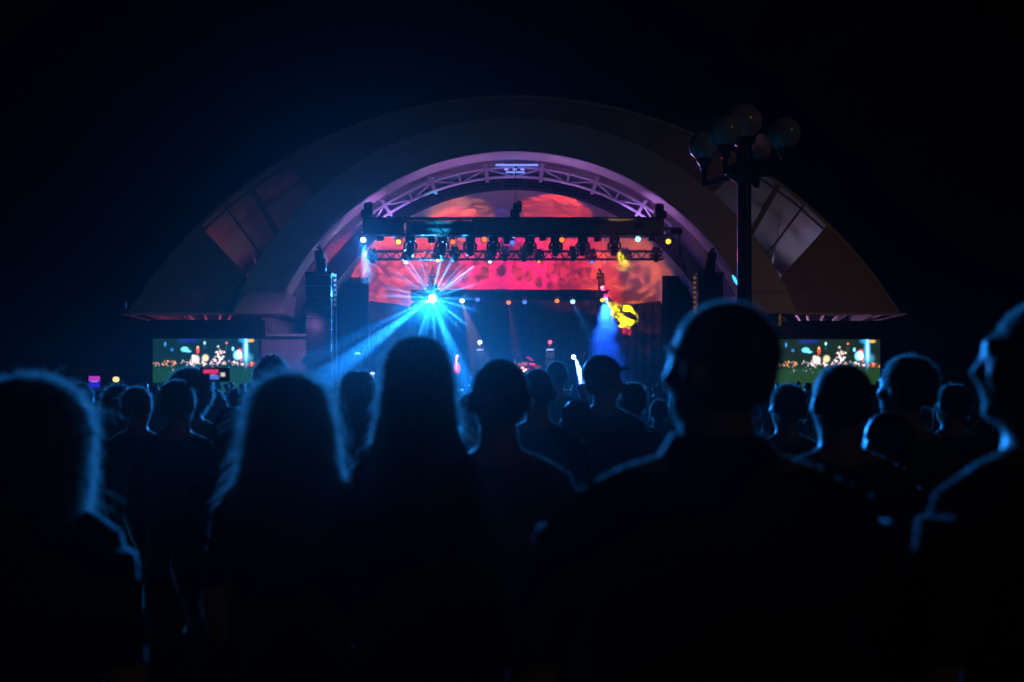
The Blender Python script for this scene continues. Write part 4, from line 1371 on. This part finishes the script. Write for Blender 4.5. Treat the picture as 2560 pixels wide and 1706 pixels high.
def fuzz(name, parent, me, nst, length, rad, m, zmin, flow=.4, spread=.35, seed=1, zmax=9, only=None):
    """fine strands standing on a surface, one curves object"""
    rr = random.Random(seed)
    me.calc_loop_triangles()
    tris, areas = [], []
    tot = 0
    vs_ = me.vertices
    for t_ in me.loop_triangles:
        c = t_.center
        if c.z < zmin or c.z > zmax: continue
        if only is not None and me.polygons[t_.polygon_index].material_index not in only: continue
        tot += t_.area
        tris.append(t_)
        areas.append(tot)
    if not tris: return None
    import bisect
    NP = 4
    pos = []
    for i in range(nst):
        t_ = tris[min(len(tris) - 1, bisect.bisect(areas, rr.random() * tot))]
        a, b = rr.random(), rr.random()
        if a + b > 1: a, b = 1 - a, 1 - b
        p0, p1, p2 = (vs_[j].co for j in t_.vertices)
        p = p0 + (p1 - p0) * a + (p2 - p0) * b
        nrm = t_.normal
        down = Vector((0, 0, -1)) - nrm * nrm.dot(Vector((0, 0, -1)))
        d = (nrm * (1 - flow) + down * flow + Vector((rr.gauss(0, spread), rr.gauss(0, spread), rr.gauss(0, spread)))).normalized()
        ln = length * rr.uniform(.4, 1.2)
        bend = Vector((rr.gauss(0, .2), rr.gauss(0, .2), -.35)) + down * flow
        q_ = p - nrm * .001
        for k in range(NP):
            s = k / (NP - 1)
            pos.append(q_ + d * ln * s + bend * ln * .5 * s * s)
    cu = bpy.data.hair_curves.new(name)
    cu.add_curves([NP] * nst)
    flat = [c for p in pos for c in p]
    cu.attributes['position'].data.foreach_set('vector', flat)
    ra = cu.attributes.get('radius') or cu.attributes.new('radius', 'FLOAT', 'POINT')
    ra.data.foreach_set('value', [rad * (1 - .6 * (i % NP) / (NP - 1)) for i in range(nst * NP)])
    cu.materials.append(m)
    ob = bpy.data.objects.new(name, cu)
    col.objects.link(ob)
    ob.parent = parent
    return ob

def person(px, py, Y, label, style='short', yaw=0.0, hyaw=0.0, wide=1.0, shirt=0, hair=HAIRD, near=True, arms=None, group='people standing in the crowd', hwide=1.0, hlen=.3, strands=4000, flen=.012, bust=0, sleeves='short', top_extra=.012, slouch=0, z=0.0, srad=.0008, collar=False, skin_fuzz=1.0, H=None, pitch=0.0):
    v = P(px, py, Y)
    H_ = H if H is not None else v.z - z - top_extra
    b = body_mesh(H_, wide, hyaw, pitch, arms, SHIRTS[shirt], voxel=.0115 if near else .016, bust=bust, sleeves=sleeves, slouch=slouch)
    root = thing('person', label, 'person', (v.x, Y, z), group, absolute=False)
    root.rotation_euler = (0, 0, yaw)
    bo = inst('body', b, root)
    ho = None
    if style:
        hm = hair_mesh(style, H_, hyaw, hair, hwide, hlen, .008 if near else .012)
        ho = inst('hair', hm, root)
        if style == 'cap':
            ho.name = 'cap'
    if near:
        kk = H_ / 1.76
        if ho is not None:
            fl = {'long': .75, 'bob': .7, 'curl': .45, 'short': .35, 'buzz': .15, 'spiky': .2, 'bushy': .15, 'bun': .4, 'cap': .2}[style]
            ln = {'long': .05, 'bob': .06, 'curl': .028, 'short': .014, 'buzz': .006, 'spiky': .02, 'bushy': .022, 'bun': .014, 'cap': .003}[style]
            fuzz('hair_strands', root, hm, strands, ln, srad, STRAND, 0, fl, .22, 11)
        if style in ('long', 'bob', 'curl', 'short', 'spiky', 'bushy', 'bun'):
            fuzz('hair_strands', root, hm, 420 if style in ('long', 'bob', 'curl') else 160, .07 if style in ('long', 'bob', 'curl') else .03, srad * .8, STRAND, 0, fl * .8, .42, 17)
        fuzz('skin_fuzz', root, b, int(3500 * skin_fuzz), .005, srad * .8, FUZZ, 1.36 * kk, .2, .3, 5, 9, (0,))
        fuzz('cloth_fuzz', root, b, int(6000 * skin_fuzz), .005, srad * .8, FUZZ, 1.05 * kk, .2, .3, 6, 9, (1,))
    return root

# --- near people, each as the photograph shows them
big_man = person(1792, 757, 1.75, 'tall broad man with short hair turning his face left, nearest at right', 'buzz', 0.10, .62, 1.38, 0, top_extra=.006, slouch=.01, sleeves='short', srad=.0006, strands=5000)
# polo collar of the tall man
kk = (P(1792, 757, 1.75).z - .006) / 1.76
cb = MB()
rg = []
for i in range(15):
    a = R(-150 + 300 * i / 14) - R(90)
    ca_, sa_ = math.cos(a), math.sin(a)
    rg.append([Vector((.074 * ca_, -.008 + .068 * sa_, 1.535)) * kk, Vector((.106 * ca_ * 1.1, -.010 + .082 * sa_, 1.478)) * kk, Vector((.112 * ca_ * 1.1, -.010 + .088 * sa_, 1.472)) * kk, Vector((.080 * ca_, -.008 + .074 * sa_, 1.540)) * kk])
cb.loft(rg)
cm = cb.mesh('shirt_collar', SHIRTS[0], True)
inst('shirt_collar', cm, big_man)
fuzz('collar_fuzz', big_man, cm, 1200, .005, .0005, FUZZ, 0, .2, .3, 9)

person(1046, 838, 2.9, 'woman with very long straight hair in the centre of the crowd', 'long', 0, 0, 0.78, 1, HAIRB, hwide=.98, strands=9000, bust=.01, srad=.0007)
person(728, 933, 2.75, 'woman with shoulder length hair flicking outward, before the left screen', 'bob', 0.05, .05, .88, 3, HAIRB, strands=7000, bust=.01, srad=.0007)
person(92, 938, 2.05, 'woman with full curled shoulder length hair at the left edge', 'curl', -.15, -.25, .92, 0, HAIRD, strands=9000, bust=.01, srad=.0006, hwide=1.02)
person(1246, 893, 2.75, 'man with cropped hair and visible ears right of the long haired woman', 'buzz', .1, .15, 1.0, 2, srad=.0008)
person(2098, 906, 2.9, 'cropped haired man whose head covers the right screen', 'buzz', .05, .2, 1.05, 1, srad=.0008)
person(2602, 742, 1.8, 'tall bald man in half profile at the right edge', 'buzz', .35, .75, 1.1, 0, srad=.0006, sleeves='long')
person(2262, 892, 3.6, 'short haired person turned left beside the right screen', 'short', .2, .45, .95, 2, srad=.0008)
person(1344, 920, 4.7, 'smooth headed man in front of the drum kit', 'buzz', .1, -.2, 1.0, 0, srad=.001, strands=2500)
person(1510, 888, 5.0, 'man in a cap looking right before the blue smoke', 'cap', -.2, -.75, 1.0, 1, srad=.001, strands=1500)
person(1582, 957, 6.0, 'person with a small hair bun at the right of the smoke', 'bun', 0, .1, .9, 3, HAIRB, srad=.001, strands=2500, bust=.01)
person(1966, 962, 4.9, 'person with bushy short hair below the right screen', 'short', .1, .3, .95, 4, srad=.001, strands=2500, hwide=1.05)
person(684, 897, 5.6, 'man with spiky hair overlapping the edge of the left screen', 'spiky', -.1, -.3, 1.0, 0, srad=.0009, strands=3500)
person(446, 952, 4.8, 'round headed man below the left screen', 'short', 0, -.2, 1.0, 1, srad=.001, strands=2500)
person(898, 925, 5.2, 'woman with long loose hair left of the central woman', 'long', .05, -.15, .88, 0, HAIRD, srad=.0009, strands=5000, bust=.01)
person(952, 952, 5.8, 'short person between the two long haired women', 'short', 0, -.3, .92, 2, srad=.001, strands=2000)
person(532, 972, 6.4, 'person in profile turned right below the left screen', 'short', -.4, -.7, .95, 0, srad=.001, strands=2000)
person(2378, 962, 5.4, 'person alone in the dark between the right screen and the bald man', 'short', .1, .3, .95, 0, srad=.001, strands=2000)
person(1176, 985, 5.6, 'short person peeking past the long haired woman on her right', 'short', .1, .1, .9, 4, srad=.001, strands=2000)
person(1646, 1000, 8.2, 'small person close to the tall man at his left', 'short', 0, .2, .9, 2, srad=.0012, strands=1500)
person(1392, 905, 8.5, 'slim person raising a forearm in front of the stage', 'short', 0, -.1, .9, 0, srad=.0012, strands=1500, arms={'r': ((.30, .06, 1.22), (.24, .16, 1.46))})
person(855, 985, 6.8, 'person behind the shoulder length haired woman', 'short', 0, -.3, .92, 1, srad=.001, strands=1500)
person(300, 962, 6.2, 'long haired person by the tiny warm lamp', 'long', 0, -.1, .85, 3, HAIRD, srad=.001, strands=2500, bust=.01)
person(345, 968, 5.6, 'narrow shouldered person left of the left screen', 'short', 0, -.2, .9, 2, srad=.001, strands=1500)
person(205, 958, 6.8, 'person holding a phone up at the far left', 'short', 0, -.2, .95, 4, srad=.001, strands=1500, arms={'r': ((.27, .16, 1.22), (.16, .30, 1.52))})
person(480, 918, 5.6, 'bushy haired person filming in front of the left screen', 'bushy', 0, -.1, .95, 2, srad=.001, strands=4500, arms={'r': ((.30, .18, 1.26), (.17, .34, 1.56))}, top_extra=.05)

person(1440, 1000, 4.8, 'short dark haired person at the tall man\'s left elbow', 'short', 0, .1, .95, 0, near=False)
person(590, 1016, 3.7, 'short person behind the shoulder length haired woman\'s left side', 'short', 0, -.2, .95, 1, near=False)
person(2215, 1030, 3.2, 'short person under the right screen\'s outer corner', 'short', .1, .2, .95, 0, near=False)
def phone(px, py, Y, w, h, lab, kind):
    p = P(px, py, Y)
    t = thing('smartphone', lab, 'phone', (p.x, p.y, p.z - h / 2), 'phones held up in the crowd')
    MB().bbox(p, (w, .009, h), .004).build('case', M_BLACKP, t)
    def cell(cx, cz, sx, sz, c, s):
        MB().box((p.x + cx * w, p.y - .0065, p.z + cz * h), (sx * w, .002, sz * h)).build('screen_area', glow('phone_%s' % '_'.join('%g' % q_ for q_ in (*c, s)), c, s), t)
    if kind == 0:
        cell(0, -.22, .9, .48, (.02, .03, .8), .7)
        cell(0, .25, .9, .40, (.55, .05, .7), .8)
        cell(0, .02, .5, .05, (.8, .5, 1), .9)
    else:
        cell(-.12, .22, .5, .26, (.9, .04, .2), .8)
        cell(.0, -.18, .3, .3, (.1, .2, .9), .8)
        cell(.28, .0, .14, .26, (1, .9, .8), .7)
        cell(-.05, -.02, .2, .1, (.7, .2, .5), .7)
phone(237, 955, 6.35, .078, .076 * 1.05, 'smartphone glowing violet and blue at the far left', 0)
phone(537, 937, 5.15, .155, .075, 'smartphone held sideways in front of the left screen', 1)

# performers
dr_ = P(1296, 900, 48.3)
person(1294, 901, 48.4, 'drummer in a light shirt behind the drum kit', 'short', math.pi, 0, 1.0, 2, near=False, H=1.74, z=dr_.z - 1.72 , arms={'l': ((-.28, .12, 1.18), (-.22, .36, 1.2)), 'r': ((.28, .12, 1.18), (.22, .36, 1.26))}, group='performers on stage')
person(1462, 893, 46.3, 'guitarist lit by the blue white spotlight', 'long', math.pi, .3, .95, 2, near=False, H=1.76, z=1.304, arms={'l': ((-.26, .08, 1.12), (-.30, .28, 1.2)), 'r': ((.26, .06, 1.1), (.05, .24, 1.05))}, group='performers on stage')

# --- the packed crowd further off: a few bodies shared by many people
protos = []
pr = random.Random(21)
for i, (st, wd, sh) in enumerate((('short', 1.0, 0), ('long', .88, 1), ('buzz', 1.05, 2), ('bob', .88, 3), ('spiky', 1.0, 4), ('bun', .9, 0))):
    b = body_mesh(1.72, wd, pr.uniform(-.4, .4), 0, None, SHIRTS[sh], voxel=.019, bust=.01 if st in ('long', 'bob', 'bun') else 0, sleeves=('short', 'long')[i % 2])
    h = hair_mesh(st, 1.72, 0, HAIRD if i % 2 else HAIRB, 1.0, .3, .013)
    protos.append((b, h))
def crowd_label(i, px, Y):
    look = ('short haired', 'long haired', 'crop haired', 'shoulder length haired', 'spiky haired', 'bun haired')[i]
    zone = next(t for lim, t in ((370, 'at the far left'), (680, 'below the left screen'), (1080, 'left of the blazing blue lamp'), (1300, 'before the drum kit'), (1640, 'before the blue smoke'), (1920, 'behind the tall man'), (2215, 'below the right screen'), (9999, 'at the far right')) if px < lim)
    row = 'well clear of the stage' if Y < 16 else ('in mid crowd' if Y < 27 else 'close to the stage')
    return '%s concertgoer %s, %s' % (look, zone, row)
cnt = 0
placed = []
def blocked(px, Y, zt_):
    row = HZ - (zt_ - EYE) * F / Y
    return False
tries = 0
while cnt < 150 and tries < 9000:
    tries += 1
    Y = 7.0 + 31.0 * pr.random() ** .8
    px = pr.uniform(-40, 2600)
    x = (px - 1280) / F * Y
    hgt = pr.gauss(1.62, .075)
    hgt = max(1.48, min(1.82, hgt))
    row = HZ - (hgt - EYE) * F / Y
    if 1080 < px < 1640 and row < 962 and Y < 30: continue
    if 370 < px < 660 and row < 955: continue
    if 1920 < px < 2210 and row < 955: continue
    if any((x - a) ** 2 + (Y - b) ** 2 < .42 ** 2 for a, b in placed): continue
    if Y < 9 and (px < 330 or 560 < px < 700): continue
    if px < 60 or px > 2230:
        if pr.random() < .55: continue
    if abs(px - 1861) < 60 and abs(Y - LY) < 1.0: continue
    placed.append((x, Y))
    pi_ = pr.randrange(len(protos))
    b, h = protos[pi_]
    k = hgt / 1.72
    root = thing('person', crowd_label(pi_, px, Y), 'person', (x, Y, 0), 'packed crowd before the stage', absolute=False)
    root.rotation_euler = (0, 0, pr.gauss(0, .3))
    root.scale = (k, k, k)
    inst('body', b, root)
    inst('hair', h, root)
    cnt += 1

# ------------------------------------------------------------------ stage smoke and the haze in the air
def volume_mat(name, color, density, aniso, noise_=False):
    m = bpy.data.materials.new(name)
    m.use_nodes = True
    nt = m.node_tree
    nt.nodes.clear()
    o_ = nt.nodes.new('ShaderNodeOutputMaterial')
    v_ = nt.nodes.new('ShaderNodeVolumePrincipled')
    v_.inputs['Color'].default_value = (*color, 1)
    v_.inputs['Density'].default_value = density
    v_.inputs['Anisotropy'].default_value = aniso
    nt.links.new(v_.outputs[0], o_.inputs['Volume'])
    return m
hz_b = MB().box((0, 0, 7.6), (304, 304, 17.4))
haze = hz_b.build('haze', volume_mat('haze_air', (.92, .95, 1.0), HAZE_DENSITY, HAZE_G))
tag(haze, 'thin stage haze filling the air over the crowd', None, None, 'stuff')

sm = MB().box((CX, 49.98, 3.6), (12.6, 2.4, 4.5))
smk = sm.build('smoke', volume_mat('stage_smoke', (.95, .96, 1.0), SMOKE_DENSITY, SMOKE_G))
tag(smk, 'machine smoke hanging before the backdrop curtain', None, None, 'stuff')

puff = MB().ellipsoid(LP + Vector((0, -1.3, 0)), (2.9, 2.8, 2.7), 24, 16).build('smoke', volume_mat('glare_smoke', (.95, .97, 1.0), .005, 0.5))  # added puff that makes the lamp's glow and star rays show
tag(puff, 'added puff of smoke round the bright blue lamp, imitating its glare', None, None, 'stuff')
col_s = MB()
for k in range(7):
    col_s.ellipsoid(P(1512 + 10 * math.sin(k * 2.1), 790 + 28 * k, 49.0), (.45 + .14 * k, .4, .6), 12, 8)
col_s.ellipsoid(P(1457, 935, 49.2), (.55, .4, 1.0), 12, 8)
col_s.ellipsoid(P(918, 650, 42.2), (.5, .5, 1.1), 12, 8)
col_s.ellipsoid(P(1556, 640, 45.2), (.7, .35, .8), 12, 8)
csm = remesh(col_s, .08, 2)
csm.materials.append(volume_mat('column_smoke', (.95, .97, 1.0), .10, 0.2))
cso = bpy.data.objects.new('smoke', csm)
col.objects.link(cso)
tag(cso, 'wisps of smoke in the lamp beams behind the capped man', None, None, 'stuff')

low = MB().box((-.3, 5.6, .94), (12, 13.6, 2.1)).build('smoke', volume_mat('veil_smoke', (.95, .97, 1.0), .0009, 0.88))  # added smoke layer that imitates lens veil over the near crowd
tag(low, 'low added smoke at head height over the crowd, imitating lens veil', None, None, 'stuff')
